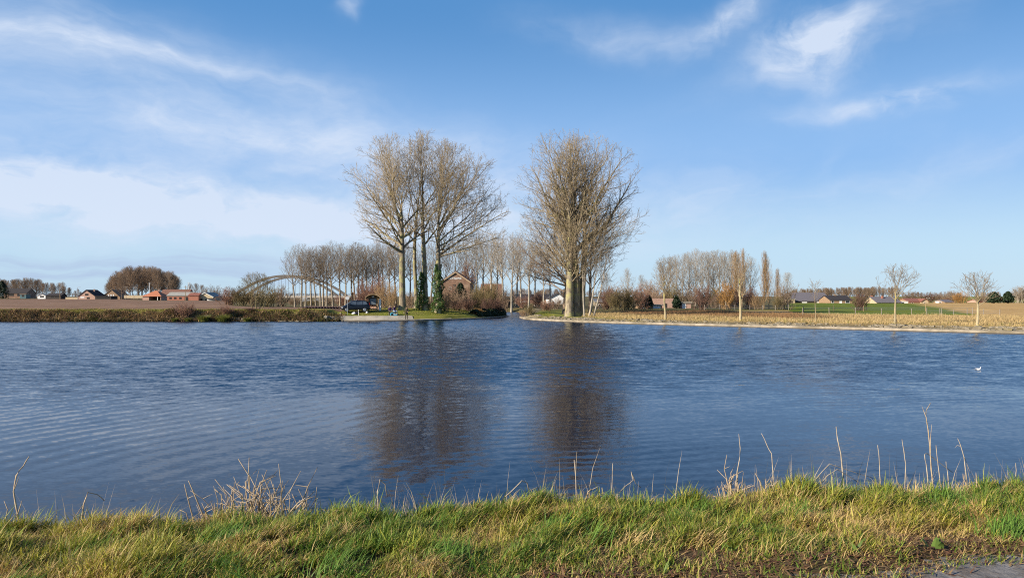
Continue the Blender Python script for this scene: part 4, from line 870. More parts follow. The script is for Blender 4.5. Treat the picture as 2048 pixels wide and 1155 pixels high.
for i in range(34):
    f = i / 33; px = -14 + 172 * f + rng.uniform(-4, 4); Y = 520 + rng.uniform(0, 40); x = PX(px, Y); z = tz(x, Y)
    top = 556 + (10 if f > .55 else 0) + 14 * max(0, f - .8) * 5 + rng.uniform(-3, 5); H = PZ(top, Y) - z
    put('grove_tree', FAR[i % 3], x, Y, z, rng.uniform(0, 6.3), H / 18.0, 'brown bare tree in the low wood behind the dark roofed barn at the field end', 'tree', 'trees of the low wood')
for i, (px, top) in enumerate([(380, 566), (392, 565), (404, 568)]):
    Y = 400 + 6 * i; x = PX(px, Y); put('dark_tree', (FAR[1][0], FAR[1][1]), x, Y, tz(x, Y), i, (PZ(top, Y) - tz(x, Y)) / 18, 'dark dense tree behind the long red brick sheds', 'tree', 'dark trees behind the sheds')
def far_wood():
    t = Tree(300, [ell(0, 0, 6, 3.2, 3.2, 6)], [dict(seg=3, trop=.08, w=.1, taper=.4), dict(seg=2, dens=1.5, t0=.15, ang=34, ratio=.4, add=.6, rmax=.12, rmin=.07, up=.2, w=.15)])
    t.grow(2, 10, .22, 11, 36, 10); ms = t.meshes('w', M['bark_brown'], (3, 3), .3, .08)
    def arr(me):
        v = np.empty(len(me.vertices) * 3, np.float32); me.vertices.foreach_get('co', v); q = np.empty(len(me.loops), np.int32); me.loops.foreach_get('vertex_index', q)
        a = np.empty(len(me.vertices), np.float32); me.attributes['thin'].data.foreach_get('value', a); return v.reshape(-1, 3), q.reshape(-1, 4), a
    v1, q1, a1 = arr(ms[0]); v2, q2, a2 = arr(ms[1]); v = np.concatenate([v1, v2]); q = np.concatenate([q1, q2 + len(v1)]); a = np.concatenate([a1, a2])
    rs = np.random.RandomState(9); Vs, Qs, As, o = [], [], [], 0
    def strip(p0, p1, t0, t1, Y0, n, dY=40):
        nonlocal o
        for i in range(n):
            px = rs.uniform(p0, p1); f = (px - p0) / (p1 - p0); Y = Y0 + rs.uniform(0, dY); top = t0 + (t1 - t0) * f + rs.uniform(-1.5, 4)
            x = PX(px, Y); z = tz(x, Y) - .5; s_ = (PZ(top, Y) - z) / 12; an = rs.uniform(0, 6.3); c, n_ = math.cos(an), math.sin(an); wx = rs.uniform(.9, 1.5)
            Vs.append(np.stack([(v[:, 0]*c - v[:, 1]*n_)*s_*wx + x, (v[:, 0]*n_ + v[:, 1]*c)*s_*wx + Y, v[:, 2]*s_ + z], -1)); Qs.append(q + o); As.append(a); o += len(v)
    strip(1585, 1800, 577, 572, 520, 150); strip(1780, 2080, 584, 583, 560, 120); strip(150, 560, 588, 584, 700, 130); strip(560, 1340, 586, 580, 640, 240); strip(950, 1145, 578, 576, 420, 90, 30); strip(-60, 160, 585, 585, 800, 60); strip(1200, 1600, 583, 580, 560, 90)
    ob = link('far_wood', np_mesh('far_wood', np.concatenate(Vs), np.concatenate(Qs), M['bark_brown'], smooth=True, attrs={'thin': np.concatenate(As)}))
    tag(ob, 'far-off brown winter woods closing the horizon', 'wood', kind='stuff')
far_wood()

# ------------------------------------------------------------------ leaves: ivy, hedge, conifers, tussocks
def leaf_cloud(rs, P, N, size, col0, col1, jit=.6):
    """small folded leaves at points P facing about N"""
    n = len(P); N = N + rs.normal(0, jit, (n, 3)); N /= np.linalg.norm(N, axis=1, keepdims=True)
    ref = rs.normal(0, 1, (n, 3)); A = np.cross(N, ref); A /= np.linalg.norm(A, axis=1, keepdims=True); B = np.cross(N, A)
    s_ = (size * rs.uniform(.6, 1.3, n))[:, None]
    Vv = np.stack([P - A*s_, P - B*s_*.6 + N*s_*.15, P + A*s_, P + B*s_*.6 + N*s_*.15], 1).reshape(-1, 3)
    Q = np.arange(n * 4).reshape(n, 4); t = rs.rand(n)[:, None]; C = np.repeat(np.array(col0)*(1-t) + np.array(col1)*t, 4, 0)
    return Vv, Q, C
def ivy(label, px, Y, y_top, r_low, r_top, seed, n, dx=0.0, arc=1.0):
    rs = np.random.RandomState(seed); x0 = PX(px, Y); z0 = tz(x0, Y); H = PZ(y_top, Y) - z0
    h = rs.rand(n) ** .9 * H; th = rs.uniform(-math.pi * arc, math.pi * arc, n) - math.pi / 2
    lump = 1 + .35 * np.sin(h * 1.9 + th * 2) + .25 * np.sin(h * 4.1 - th * 3)
    r = (r_low + (r_top - r_low) * (h / H)) * lump * rs.uniform(.55, 1.0, n) ** .5 * np.where(h > H * .88, .75, 1)
    P = np.stack([r*np.cos(th), r*np.sin(th), h], -1); N = np.stack([np.cos(th), np.sin(th), .5 + 0*h], -1)
    v, q, c = leaf_cloud(rs, P, N, .10, (0.022, 0.062, 0.012), (0.11, 0.18, 0.035), .8)
    root = empty('ivy', (x0 + dx, Y, z0), 0, label, 'ivy')
    link('leaves', np_mesh('leaves', v, q, M['leaf'], cols=c), root)
    m = MB()
    for i in range(5):
        a = i * 1.25; m.tube([(math.cos(a + k * .15) * r_low * .55, math.sin(a + k * .15) * r_low * .55, H * .9 * k / 6 - .1) for k in range(7)], [.035 - .004 * k for k in range(7)], 5)
    m.build('stems', M['bark_brown'], root, True)
ivy('dark green ivy column wrapped round the poplar trunk next to the gable house', 876, 108.5, 528, .80, .52, 1, 5200)
ivy('lower and thinner ivy column clinging to the neighbouring poplar trunk', 851, 110, 544, .95, .35, 2, 3600, -.5)
def hedge():
    rs = np.random.RandomState(4); A = np.array([-5.2, 111.2]); B = np.array([-1.0, 120.2]); n = 9000; L = np.linalg.norm(B - A); d = (B - A) / L; nn = np.array([d[1], -d[0]])
    s_ = rs.rand(n); a = rs.uniform(0, math.pi, n); ra = .95 * rs.uniform(.75, 1, n) * (1 + .12 * np.sin(s_ * 23)); off = ra * np.cos(a); zz = .25 + ra * np.sin(a) * (1.0 + .3 * s_)
    xy = A + np.outer(s_ * L, d) + np.outer(off, nn) - nn * .7
    P = np.stack([xy[:, 0], xy[:, 1], zz], -1); N = np.stack([nn[0]*np.cos(a), nn[1]*np.cos(a), np.sin(a)], -1)
    v, q, c = leaf_cloud(rs, P, N, .12, (0.018, 0.036, 0.012), (0.04, 0.06, 0.02))
    root = empty('ivy_hedge', (A[0], A[1], .2), 0, 'dark low hedge grown over with ivy at the canal mouth, hanging over the quay', 'hedge')
    link('leaves', np_mesh('leaves', v - np.array([A[0], A[1], .2]), q, M['leaf'], cols=c), root)
    m = MB()
    for i in range(14):
        p = A + d * L * (i + .5) / 14 - nn * .7 - A; m.tube([(p[0], p[1], -.3), (p[0] + .1, p[1], .3), (p[0] - .1, p[1] + .1, .9)], [.05, .04, .02], 5)
    m.build('stems', M['bark_brown'], root, True)
hedge()
def conifer(px, Y, wpx, top, label, seed, leaf=.32):
    rs = np.random.RandomState(seed); x = PX(px, Y); z = tz(x, Y); H = PZ(top, Y) - z; Rr = wpx * Y / 3000.; n = 2600
    h = rs.rand(n) ** .8; th = rs.uniform(0, 6.3, n); r = Rr * np.sin(np.clip(1 - h, 0, 1) * 2.0 + .15) * (1 + .2 * np.sin(th * 5 + h * 9) + .15 * np.sin(th * 3 - h * 17)) * rs.uniform(.55, 1.12, n)
    P = np.stack([r*np.cos(th), r*np.sin(th), .3 + h * (H - .3)], -1); N = np.stack([np.cos(th), np.sin(th), .3 + 0*h], -1)
    v, q, c = leaf_cloud(rs, P, N, leaf, (0.012, 0.028, 0.012), (0.035, 0.058, 0.02), .8)
    root = empty('evergreen_tree', (x, Y, z), 0, label, 'tree'); link('crown', np_mesh('crown', v, q, M['leaf'], cols=c), root)
    MB().tube([(0, 0, -.3), (0, 0, H * .8)], [.22, .05], 6).build('trunk', M['bark_brown'], root, True)
conifer(1988, 270, 22, 584, 'round dark evergreen behind the stubble field, the wider of the pair', 1); conifer(2016, 275, 18, 583, 'dark evergreen farther along behind the stubble, the slimmer of the pair', 2)
conifer(921, 122, 26, 566, 'dark green leafy shrub climbing the middle of the lettered gable wall', 7, .13); conifer(4, 440, 22, 562, 'dark evergreen at the edge of the low wood beside the old barn', 3)
conifer(706, 200, 9, 586, 'slim dark evergreen behind the row of poplars above the car bonnet', 4)
conifer(1296, 158, 0.1 + 14, 590, 'small dark evergreen at the corner of the brick garage', 5); conifer(1353, 160, 12, 594, 'dark evergreen between the brick garage and the pump house', 6)

def sedge(px, wpx, label, seed):
    rs = np.random.RandomState(seed); Y = 98.0; x = PX(px, Y); n = 420; W_ = wpx * Y / 3000.
    a = rs.uniform(0, 6.3, n); r = rs.rand(n) * W_ * .6
    t = rs.rand(n)[:, None]; col = np.array([0.24, 0.24, 0.05]) * (1 - t) + np.array([0.13, 0.15, 0.03]) * t
    v, q, c = blades(rs, r*np.cos(a), r*np.sin(a), 0*r, rs.uniform(.7, 1.5, n) * (W_ / 1.1), rs.uniform(.03, .07, n), a + rs.normal(0, .4, n), rs.uniform(.1, .6, n), rs.uniform(1.2, 2.4, n), col, 4)
    o = link('sedge_tussock', np_mesh('sedge_tussock', v, q, M['blade'], cols=c)); o.location = (x, Y, max(tz(x, Y), .02)); tag(o, label, 'sedge')
for i, (px, w_, l) in enumerate([(349, 15, 'yellow green sedge tussock at the water below the red willow bush'), (408, 30, 'wide arching sedge tussock at the water, first after the willow bush'), (445, 32, 'largest arching sedge tussock at the water, next to the smaller red bush'), (494, 18, 'small round sedge tussock under the many-stemmed tree'), (376, 16, 'low pale sedge tussock between the willow bush and the wide tussock')]): sedge(px, w_, l, i)

# rough growth on the natural bank, tall dry grass behind the kerb, far verges
def rough():
    rs = np.random.RandomState(15); out = []
    n = 60000; x = rs.uniform(-92, -22.5, n); y = 96.6 + rs.rand(n) ** 1.2 * 5.2; d = shore_dist(x, y); k = d > -.35; x, y, d = x[k], y[k], d[k]; n = len(x)
    c1 = wob(x, y * 2, 81, 6, .7); c2 = wob(x, y, 82, 5, .16); hgt = (.42 + .30 * c1) * (1 - .7 * sst(d, 1.8, 3.4)); z = np.maximum(terrain(x, y, d), -.02)
    pal = np.array([[.22, .13, .075], [.11, .115, .025], [.40, .27, .12], [.05, .045, .02], [.25, .23, .05]])
    f = c1 * .8 + c2 * 1.1 + rs.normal(0, .55, n) + .5 * sst(d, 2, 4); pick = np.digitize(f, [-.5, .2, 1.0, 1.3]); pick = np.where(d > 2.6, np.where(rs.rand(n) < .7, 4, 2), np.choose(pick, [0, 2, 0, 1, 1])); dark = (rs.rand(n) < .2 + .4 * np.exp(-np.maximum(d, 0) / .5)) & (d < 2.5); pick = np.where(dark, 3, pick)  # random dark blades, denser at the waterline: shading put into the colour
    col = pal[pick] * rs.uniform(.7, 1.3, (n, 1))
    out.append(blades(rs, x, y, z, np.maximum(hgt, .12) * rs.uniform(.5, 1.4, n), rs.uniform(.03, .10, n), rs.uniform(0, 6.3, n), rs.uniform(.1, .9, n), rs.uniform(.8, 2.2, n), col, 3))
    v, q, c = join(out); o = link('bank_undergrowth', np_mesh('bank_undergrowth', v, q, M['dryblade'], cols=c)); tag(o, 'rough brown and green undergrowth along the natural bank', 'undergrowth', kind='stuff')
    n = 24000; x = rs.uniform(-24, 6, n); y = rs.uniform(99, 119, n); d = shore_dist(x, y); k = (d > 1.75); x, y, d = x[k], y[k], d[k]; n = len(x); t = rs.rand(n)[:, None]
    a = np.clip(wob(x, y, 84, 5, .5), 0, 1)[:, None]; col = (np.array([.15, .20, .02]) * (1 - t) + np.array([.28, .26, .05]) * t) * (1 - a) + np.array([.26, .20, .09]) * a
    v, q, c = blades(rs, x, y, terrain(x, y, d), rs.uniform(.03, .11, n), rs.uniform(.04, .09, n), rs.uniform(0, 6.3, n), rs.uniform(.1, .6, n), rs.uniform(.5, 1.6, n), col, 2)
    o = link('lawn_grass', np_mesh('lawn_grass', v, q, M['dryblade'], cols=c)); tag(o, 'short grass on the quay lawn and the point', 'grass', kind='stuff')
    n = 190000; x = rs.uniform(2, 95, n); y = rs.uniform(50, 132, n); d = shore_dist(x, y)
    k = (d > 2.4 + .6 * wob(x, y, 88, 5, .8)) & (d < 34) & ((x > 9.5) | (d > 14)) & (np.abs(x / y) < .75); x, y, d = x[k], y[k], d[k]; n = len(x); nn = wob(x, y, 86, 6, .25)
    hgt = (.30 + .14 * nn + .10 * wob(x, y, 87, 6, 1.6)) * sst(d, 2.6, 5); brown = np.clip(sst(d, 13, 18) * (1 - sst(x / y, .36, .46)) + .25 * nn, 0, 1)[:, None]; t = rs.rand(n)[:, None]
    col = (np.array([.56, .42, .20]) * (1 - t) + np.array([.42, .30, .14]) * t) * (1 - brown) + np.array([.27, .155, .075]) * brown; gr = (rs.rand(n) < .22 * np.exp(-(d - 3) / 4))[:, None]; col = np.where(gr, np.array([.24, .23, .05]), col)
    v, q, c = blades(rs, x, y, terrain(x, y, d), hgt * rs.uniform(.6, 1.35, n), rs.uniform(.02, .05, n), rs.uniform(0, 6.3, n), rs.uniform(.05, .7, n), rs.uniform(.3, 1.2, n), col, 3)
    m = 9000; x2 = rs.uniform(3, 62, m); y2 = rs.uniform(52, 101, m); d2 = shore_dist(x2, y2); k2 = (d2 > .05) & (d2 < 2.4) & (wob(x2, y2, 89, 6, .5) > .1 - .3 * d2 + .25); x2, y2, d2 = x2[k2], y2[k2], d2[k2]; m = len(x2); t2 = rs.rand(m)[:, None]
    v2, q2, c2_ = blades(rs, x2, y2, np.where(d2 < .5, .24, terrain(x2, y2, d2)), rs.uniform(.1, .4, m), rs.uniform(.03, .07, m), rs.uniform(0, 6.3, m), rs.uniform(.2, 1.0, m), rs.uniform(1.0, 2.2, m), np.array([.34, .24, .10]) * (1 - t2) + np.array([.13, .12, .035]) * t2, 3)
    v, q, c = join([(v, q, c), (v2, q2, c2_)])
    o = link('dry_grass', np_mesh('dry_grass', v, q, M['dryblade'], cols=c)); tag(o, 'tall straw coloured dry grass behind the stone kerb', 'grass', kind='stuff')
rough()

# ------------------------------------------------------------------ quay, kerb, stones
def sweep(name, path, prof, mat, parent=None):
    """prof: (inland offset, height) points swept along a shoreline path; land lies to the left of travel"""
    P = np.array(path, float); T_ = np.gradient(P, axis=0); T_ /= np.linalg.norm(T_, axis=1, keepdims=True); N = np.stack([-T_[:, 1], T_[:, 0]], -1)
    Vv = np.array([[P[i, 0] + N[i, 0] * o, P[i, 1] + N[i, 1] * o, h] for i in range(len(P)) for o, h in prof]); k = len(prof)
    Q = [(i*k+j, (i+1)*k+j, (i+1)*k+j+1, i*k+j+1) for i in range(len(P)-1) for j in range(k-1)]
    return link(name, np_mesh(name, Vv, np.array(Q), mat), parent)
def resample(pts, step):
    out = []
    for (a, b), (c, d) in zip(pts[:-1], pts[1:]):
        n = max(1, int(math.hypot(c-a, d-b) / step)); out += [(a + (c-a)*i/n, b + (d-b)*i/n) for i in range(n)]
    return out + [pts[-1]]
def smooth_line(p, it=3):
    P = np.array(p, float)
    for _ in range(it): P[1:-1] = .25*P[:-2] + .5*P[1:-1] + .25*P[2:]
    return P
qp = smooth_line(resample([(-24.4, 98.6), (-18, 98.9), (-13, 100.5), (-9.2, 103.3), (-4.5, 110), (-.56, 120.7)], 1.0))
qroot = empty('quay_wall', (0, 0, 0), 0, 'weathered concrete quay wall with a sloped face round the lawn', 'quay wall')
n_flat = sum(1 for p in qp if p[0] < -13.5)
sweep('sloped_face', qp[:n_flat + 1], [(.40, .17), (.55, .18), (1.25, .66), (1.6, .68), (1.62, .3)], M['concrete'], qroot)
sweep('ramp', qp[n_flat:n_flat + 7], [(.40, .175), (.55, .185), (2.6, .62), (3.0, .3)], M['concrete'], qroot)
sweep('footing', qp, [(-.02, -.6), (-.02, .09), (0.0, .16), (.42, .17), (.6, -.2)], M['kerb'], qroot)
sweep('waterline_band', qp, [(-.05, -.6), (-.05, .055), (-.021, .06)], M['wet'], qroot)
m = MB(); m.box(-24.75, -24.38, 98.7, 100.6, -.5, .70); m.build('end_wall', M['concrete'], qroot)
kp = smooth_line(resample([(1.2, 112.5), (1.9, 105), (3.4, 101), (6.8, 96.2), (10.8, 91.7), (18.5, 85.3), (25.3, 79.8), (33.3, 73.9), (44.5, 65.3), (62, 52), (90, 30), (130, -10)], 1.5))
kroot = empty('kerb_wall', (0, 0, 0), 0, 'long pale concrete kerb along the water below the dry grass', 'kerb')
sweep('coping', kp, [(-.06, .045), (-.06, .24), (-.02, .26), (.30, .27), (.34, .0)], M['kerb'], kroot)
sweep('face', kp, [(-.08, -.6), (-.08, .05), (-.05, .055)], M['wet'], kroot)
def stones():
    rs = np.random.RandomState(22); out = []; n = 2600
    i = rs.randint(0, len(kp) - 1, n); f = rs.rand(n); A = kp[i]; B = kp[i + 1]; T_ = (B - A) / np.linalg.norm(B - A, axis=1, keepdims=True); N = np.stack([-T_[:, 1], T_[:, 0]], -1)
    o = rs.uniform(.7, 2.6, n); P = A + (B - A) * f[:, None] + N * o[:, None]; s_ = rs.uniform(.08, .26, n) * np.clip(.8 + .6 * wob(P[:, 0], P[:, 1], 91, 4, .4), .3, 1.6)
    k = (P[:, 0] < 70); P, s_, T_ = P[k], s_[k], T_[k]; n = len(P); z = terrain(P[:, 0], P[:, 1]) + .02
    cube = np.array([[-1, -1, -1], [1, -1, -1], [1, 1, -1], [-1, 1, -1], [-.75, -.75, 1], [.75, -.75, 1], [.75, .75, 1], [-.75, .75, 1]], float)
    vv = cube[None] * (1 + rs.uniform(-.25, .25, (n, 8, 3))) * np.stack([s_ * rs.uniform(.8, 2.0, n), s_, s_ * .30], -1)[:, None]
    an = rs.uniform(0, 6.3, n); c, sn = np.cos(an)[:, None], np.sin(an)[:, None]
    X = vv[..., 0]*c - vv[..., 1]*sn + P[:, :1]; Y = vv[..., 0]*sn + vv[..., 1]*c + P[:, 1:2]; Z = vv[..., 2] + z[:, None]
    fq = np.array([[0, 3, 2, 1], [4, 5, 6, 7], [0, 1, 5, 4], [1, 2, 6, 5], [2, 3, 7, 6], [3, 0, 4, 7]]); Q = (fq[None] + (np.arange(n) * 8)[:, None, None]).reshape(-1, 4)
    o = link('rubble', np_mesh('rubble', np.stack([X, Y, Z], -1).reshape(-1, 3), Q, M['stone'])); tag(o, 'grey rubble stones sloping up behind the kerb', 'rubble', kind='stuff')
    n = 110; x = rs.uniform(-41, -25, n); y = 98.0 + rs.rand(n) * 1.6; z = np.maximum(terrain(x, y), -.05); s_ = rs.uniform(.06, .2, n)
    vv = cube[None] * (1 + rs.uniform(-.3, .3, (n, 8, 3))) * np.stack([s_ * 1.4, s_, s_ * .7], -1)[:, None]
    Q = (fq[None] + (np.arange(n) * 8)[:, None, None]).reshape(-1, 4)
    o = link('bank_stones', np_mesh('bank_stones', (vv + np.stack([x, y, z], -1)[:, None]).reshape(-1, 3), Q, M['stone'])); tag(o, 'broken stones at the foot of the natural bank next to the quay', 'stones', kind='stuff')
stones()

# ------------------------------------------------------------------ buildings
def window(root, x0, x1, y, z0, z1, frame=M['white'], pane=M['glass'], name='window'):
    """frame proud of the wall at y (front face looks to -y), pane as its sub-part"""
    t = min(.08, (x1 - x0) * .14); m = MB()
    m.box(x0, x0 + t, y - .05, y + .03, z0, z1); m.box(x1 - t, x1, y - .05, y + .03, z0, z1); m.box(x0 + t, x1 - t, y - .048, y + .03, z0, z0 + t); m.box(x0 + t, x1 - t, y - .048, y + .03, z1 - t, z1)
    f = m.build(name, frame, root); p = MB(); p.box(x0 + t, x1 - t, y - .012, y + .02, z0 + t, z1 - t); p.build('pane', pane, f)
def building(name, label, cat, px0, px1, yb, ye, yr, Y, depth, wall, roof, gable=True, rz=0, wins=(), chim=(), over=.3, ridge=.5, trim=None, door=()):
    """house seen from its front: walls, two roof slopes, windows, chimneys. Pixel columns give its true width at distance Y"""
    x0, x1 = PX(px0, Y), PX(px1, Y); zb = PZ(yb, Y); w_ = x1 - x0; he = PZ(ye, Y) - zb; hr = PZ(yr, Y) - zb
    root = empty(name, ((x0 + x1) / 2, Y, zb), rz, label, cat); h = w_ / 2; m = MB()
    if gable:
        rx_ = -h + w_ * ridge
        m.prism([(-h, -.8), (h, -.8), (h, he), (rx_, hr), (-h, he)], 0, depth); m.build('wall', wall, root)
        r = MB(); t = .16
        for sx, ex in ((-1, -h), (1, h)):
            k = (hr - he) / abs(ex - rx_); xo = ex + sx * over; zo = he - k * over
            r.prism([(rx_, hr + .03), (xo, zo + .03), (xo, zo + t + .03), (rx_, hr + t + .03)], -over, depth + over)
        r.build('roof', roof, root)
        if trim:
            b = MB()
            for sx, ex in ((-1, -h), (1, h)):
                k = (hr - he) / abs(ex - rx_); xo = ex + sx * over; zo = he - k * over
                b.prism([(rx_, hr - .17), (xo, zo - .17), (xo, zo + .028), (rx_, hr + .028)], -over - .01, -over + .05)
            b.build('barge_board', trim, root)
    else:
        m.prism([(0, -.8), (depth, -.8), (depth, he), (depth / 2, hr), (0, he)], -h, h, axis='x'); m.build('wall', wall, root)
        r = MB(); k = (hr - he) / (depth / 2)
        for y0, sg in ((0, -1), (depth, 1)):
            yo = y0 + sg * over; zo = he - k * over
            r.prism([(depth / 2, hr + .03), (yo, zo + .03), (yo, zo + .19), (depth / 2, hr + .19)], -h - over * .7, h + over * .7, axis='x')
        r.build('roof', roof, root)
    for (u0, u1, v0, v1, kind) in wins:
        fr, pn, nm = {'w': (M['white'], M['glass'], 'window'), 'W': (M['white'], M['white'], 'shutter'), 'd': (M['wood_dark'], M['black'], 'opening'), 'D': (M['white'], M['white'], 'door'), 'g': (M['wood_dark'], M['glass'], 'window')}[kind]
        window(root, -h + u0 * w_, -h + u1 * w_, 0, v0 * he, v1 * he, fr, pn, nm)
    for (u_, yy, top) in chim:
        c = MB(); cw = .3; zt = PZ(top, Y) - zb
        c.box(-h + u_ * w_ - cw, -h + u_ * w_ + cw, yy - cw, yy + cw, he * .9, zt); c.box(-h + u_ * w_ - cw - .06, -h + u_ * w_ + cw + .06, yy - cw - .06, yy + cw + .06, zt, zt + .1); c.build('chimney', wall if cat != 'house' or wall != M['cream'] else M['brick_red'], root)
    return root, w_, he, hr
def flat(name, label, cat, px0, px1, yb, yt, Y, depth, wall, roof, wins=(), rz=0, lip=.25):
    x0, x1 = PX(px0, Y), PX(px1, Y); zb = PZ(yb, Y); w_ = x1 - x0; h = w_ / 2; H = PZ(yt, Y) - zb
    root = empty(name, ((x0 + x1) / 2, Y, zb), rz, label, cat)
    MB().box(-h, h, 0, depth, -.8, H - .2).build('wall', wall, root)
    MB().box(-h - lip, h + lip, -lip, depth + lip, H - .2, H).build('roof', roof, root)
    for (u0, u1, v0, v1, kind) in wins:
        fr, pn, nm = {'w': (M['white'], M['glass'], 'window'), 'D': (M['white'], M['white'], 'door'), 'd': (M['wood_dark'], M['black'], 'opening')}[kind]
        window(root, -h + u0 * w_, -h + u1 * w_, 0, v0 * H, v1 * H, fr, pn, nm)
    return root, w_, H
# farmland houses
building('barn', 'long old barn with a dark roof at the far end of the ploughed field', 'barn', 7, 53, 593.5, 586, 577, 450, 9, M['brick_old'], M['roof_dark'], False, wins=((.25, .45, .25, .85, 'd'), (.6, .72, .2, .8, 'g')))
flat('shed', 'low teal shed in front of the old dark roofed barn', 'shed', 40, 52, 594, 588, 440, 4, mk('teal boards', (.10, .17, .18), (.07, .13, .14), 2), M['fibre'], ((.3, .7, .1, .8, 'd'),))
building('shelter', 'small white arched field shelter by the low dark shed', 'shelter', 75, 91, 594.5, 591, 588, 440, 6, M['white'], M['fibre'], True, wins=((.3, .8, .0, .95, 'd'),))
building('open_shed', 'long low open shed with a dark roof between the field shelter and the pink house', 'shed', 93, 122, 595, 591, 586.5, 440, 6, M['wood_dark'], M['roof_dark'], False, wins=((.3, .5, .1, .9, 'd'), (.6, .9, .1, .9, 'd')))
flat('garden_wall', 'low pale garden wall leading up to the pink brick house', 'wall', 131, 156, 596, 594, 432, .4, M['cream'], M['concrete'], lip=.05)
building('house', 'pink brick house with a steep dark roof beyond the ploughed field', 'house', 157, 190, 597.5, 591.5, 579.5, 420, 11, M['brick_pink'], M['roof_dark'], True, wins=((.4, .6, 1.15, 1.75, 'd'), (.1, .36, .35, .75, 'W'), (.5, .68, .0, .6, 'd')), chim=((.66, 5, 578),), ridge=.47, trim=M['roof_dark'])
flat('carport', 'low dark carport joining the pink house to the tan gable house', 'carport', 190, 222, 597.5, 591.5, 418, 7, M['wood_dark'], M['roof_dark'], ((.1, .9, .1, .75, 'd'),))
building('house', 'tan brick gable house with three white upper windows', 'house', 202, 240, 598, 594, 579.5, 430, 12, M['brick_tan'], M['brick_tan'], True, wins=((.36, .43, 1.35, 2.4, 'W'), (.49, .56, 1.35, 2.4, 'W'), (.62, .69, 1.35, 2.4, 'W')), ridge=.55)
flat('greenhouse_wall', 'long pale wall above green grass beside the orange roofed barn', 'wall', 248, 288, 593, 590, 400, 1, M['cream'], M['concrete'], lip=.02)
def hip_barn():
    Y = 330; x0, x1 = PX(285, Y), PX(322, Y); zb = PZ(601, Y); w_ = x1 - x0; h = w_ / 2; he = PZ(592.5, Y) - zb; hr = PZ(581, Y) - zb; d = 8
    root = empty('barn', ((x0 + x1) / 2, Y, zb), 0, 'open fronted barn with a bright orange hipped roof', 'barn')
    m = MB(); m.box(-h, -h * .3, 0, d, -.6, he); m.box(-h * .3, h, d - .3, d, -.6, he); m.box(h - .25, h, 0, d - .3, -.6, he); m.build('wall', M['brick_pink'], root)
    o = .35; r = MB(); a = [(-h - o, -o, he), (h + o, -o, he), (h + o, d + o, he), (-h - o, d + o, he), (-.25 * w_ * .3, d * .5, hr), (.25 * w_ * .3, d * .5, hr)]
    r.add(a, [(0, 1, 5, 4), (1, 2, 5), (2, 3, 4, 5), (3, 0, 4), (3, 2, 1, 0)]); r.build('roof', M['roof_orange'], root)
    MB().box(h * .6, h * .6 + .25, -.1, .15, -.6, he).build('post', M['white'], root); MB().box(-h * .3, h - .25, d - .6, d - .32, -.6, he - .1).build('interior_shade', M['black'], root)  # black sheet put in for the shade inside the open barn
    MB().box(h * .2, h * .2 + .5, d * .55, d * .55 + .5, hr - 1, PZ(578, Y) - zb).build('chimney', M['brick_pink'], root)
hip_barn()
building('barn', 'long brick barn with a red brown tiled roof behind the orange hipped one', 'barn', 318, 374, 600, 591.5, 579, 345, 9, M['brick_red'], M['roof_brown'], False)
building('cowshed', 'brick cowshed with a pale grey corrugated roof in front of the red brown roof', 'barn', 334, 381, 602.5, 591, 584.5, 318, 7, M['brick_red'], M['fibre'], False, wins=((.1, .2, .4, .75, 'd'), (.3, .4, .4, .75, 'd'), (.52, .62, .4, .75, 'd'), (.75, .9, .1, .8, 'd')))
building('outbuilding', 'small orange brick outbuilding with a low red roof next to the cream gable barn', 'shed', 377, 397, 603, 591, 586, 316, 5, M['brick_red'], M['roof_red'], False)
building('barn', 'cream gable barn with white roof edges beside the orange brick outbuilding', 'barn', 394, 426, 603, 593, 585, 318, 10, M['cream'], M['fibre'], True, wins=((.1, .35, .1, .6, 'd'), (.5, .7, .05, .5, 'd')), trim=M['white'])
def lean_to():
    Y = 312; x0, x1 = PX(412, Y), PX(456, Y); zb = PZ(605, Y); root = empty('lean_to', (x0, Y, zb), 0, 'long dark lean-to roof sloping down from the cream gable barn', 'shed'); w_ = x1 - x0
    hl, hr = PZ(596, Y) - zb, PZ(602, Y) - zb
    MB().prism([(0, hl - .25), (w_, hr - .25), (w_, hr), (0, hl)], 0, 6).build('roof', M['roof_dark'], root); MB().prism([(.2, -.6), (w_ * .45, -.6), (w_ * .45, hl - .75), (.2, hl - .3)], .6, 5.5).build('wall', M['white'], root)
    for f in (.55, .8): MB().box(w_*f, w_*f + .2, .3, .5, -.6, hl + (hr-hl)*f - .26).build('post', M['wood_dark'], root)
lean_to()
# the lettered gable house by the canal
root, w_, he, hr = building('house', 'brown brick gable house with white lettering by the side canal', 'house', 882, 940, 620, 563, 543.5, 160, 13, M['brick_old'], M['roof_brown'], True,
    wins=((.27, .36, .70, .82, 'w'), (.40, .5, .80, .90, 'g'), (.62, .72, .52, .66, 'g'), (.2, .3, .3, .46, 'g'), (.84, .89, .2, .28, 'W')), chim=((.72, 4, 542),), trim=M['cream'], over=.25)
fc = bpy.data.curves.new('lettering', 'FONT'); fc.body = 'HETEUWE'; fc.size = .62; fc.extrude = .012; fc.align_x = 'CENTER'; fc.offset = .012
fo_ = bpy.data.objects.new('lettering', fc); COL.objects.link(fo_); fo_.parent = root; fo_.location = (-.12, -.03, he + .5); fo_.rotation_euler = (R(90), 0, 0); fc.materials.append(M['white'])
dg_ = bpy.context.evaluated_depsgraph_get(); lm = bpy.data.meshes.new_from_object(fo_.evaluated_get(dg_)); lmat = fo_.matrix_basis.copy(); bpy.data.objects.remove(fo_); lo = link('lettering', lm, root); lo.matrix_basis = lmat
building('porch', 'dark wooden porch on the shaded corner of the brown gable house', 'porch', 934, 947, 622, 604, 600, 157, 4, M['wood_dark'], M['fibre'], True, wins=((.1, .4, .6, .9, 'W'),))
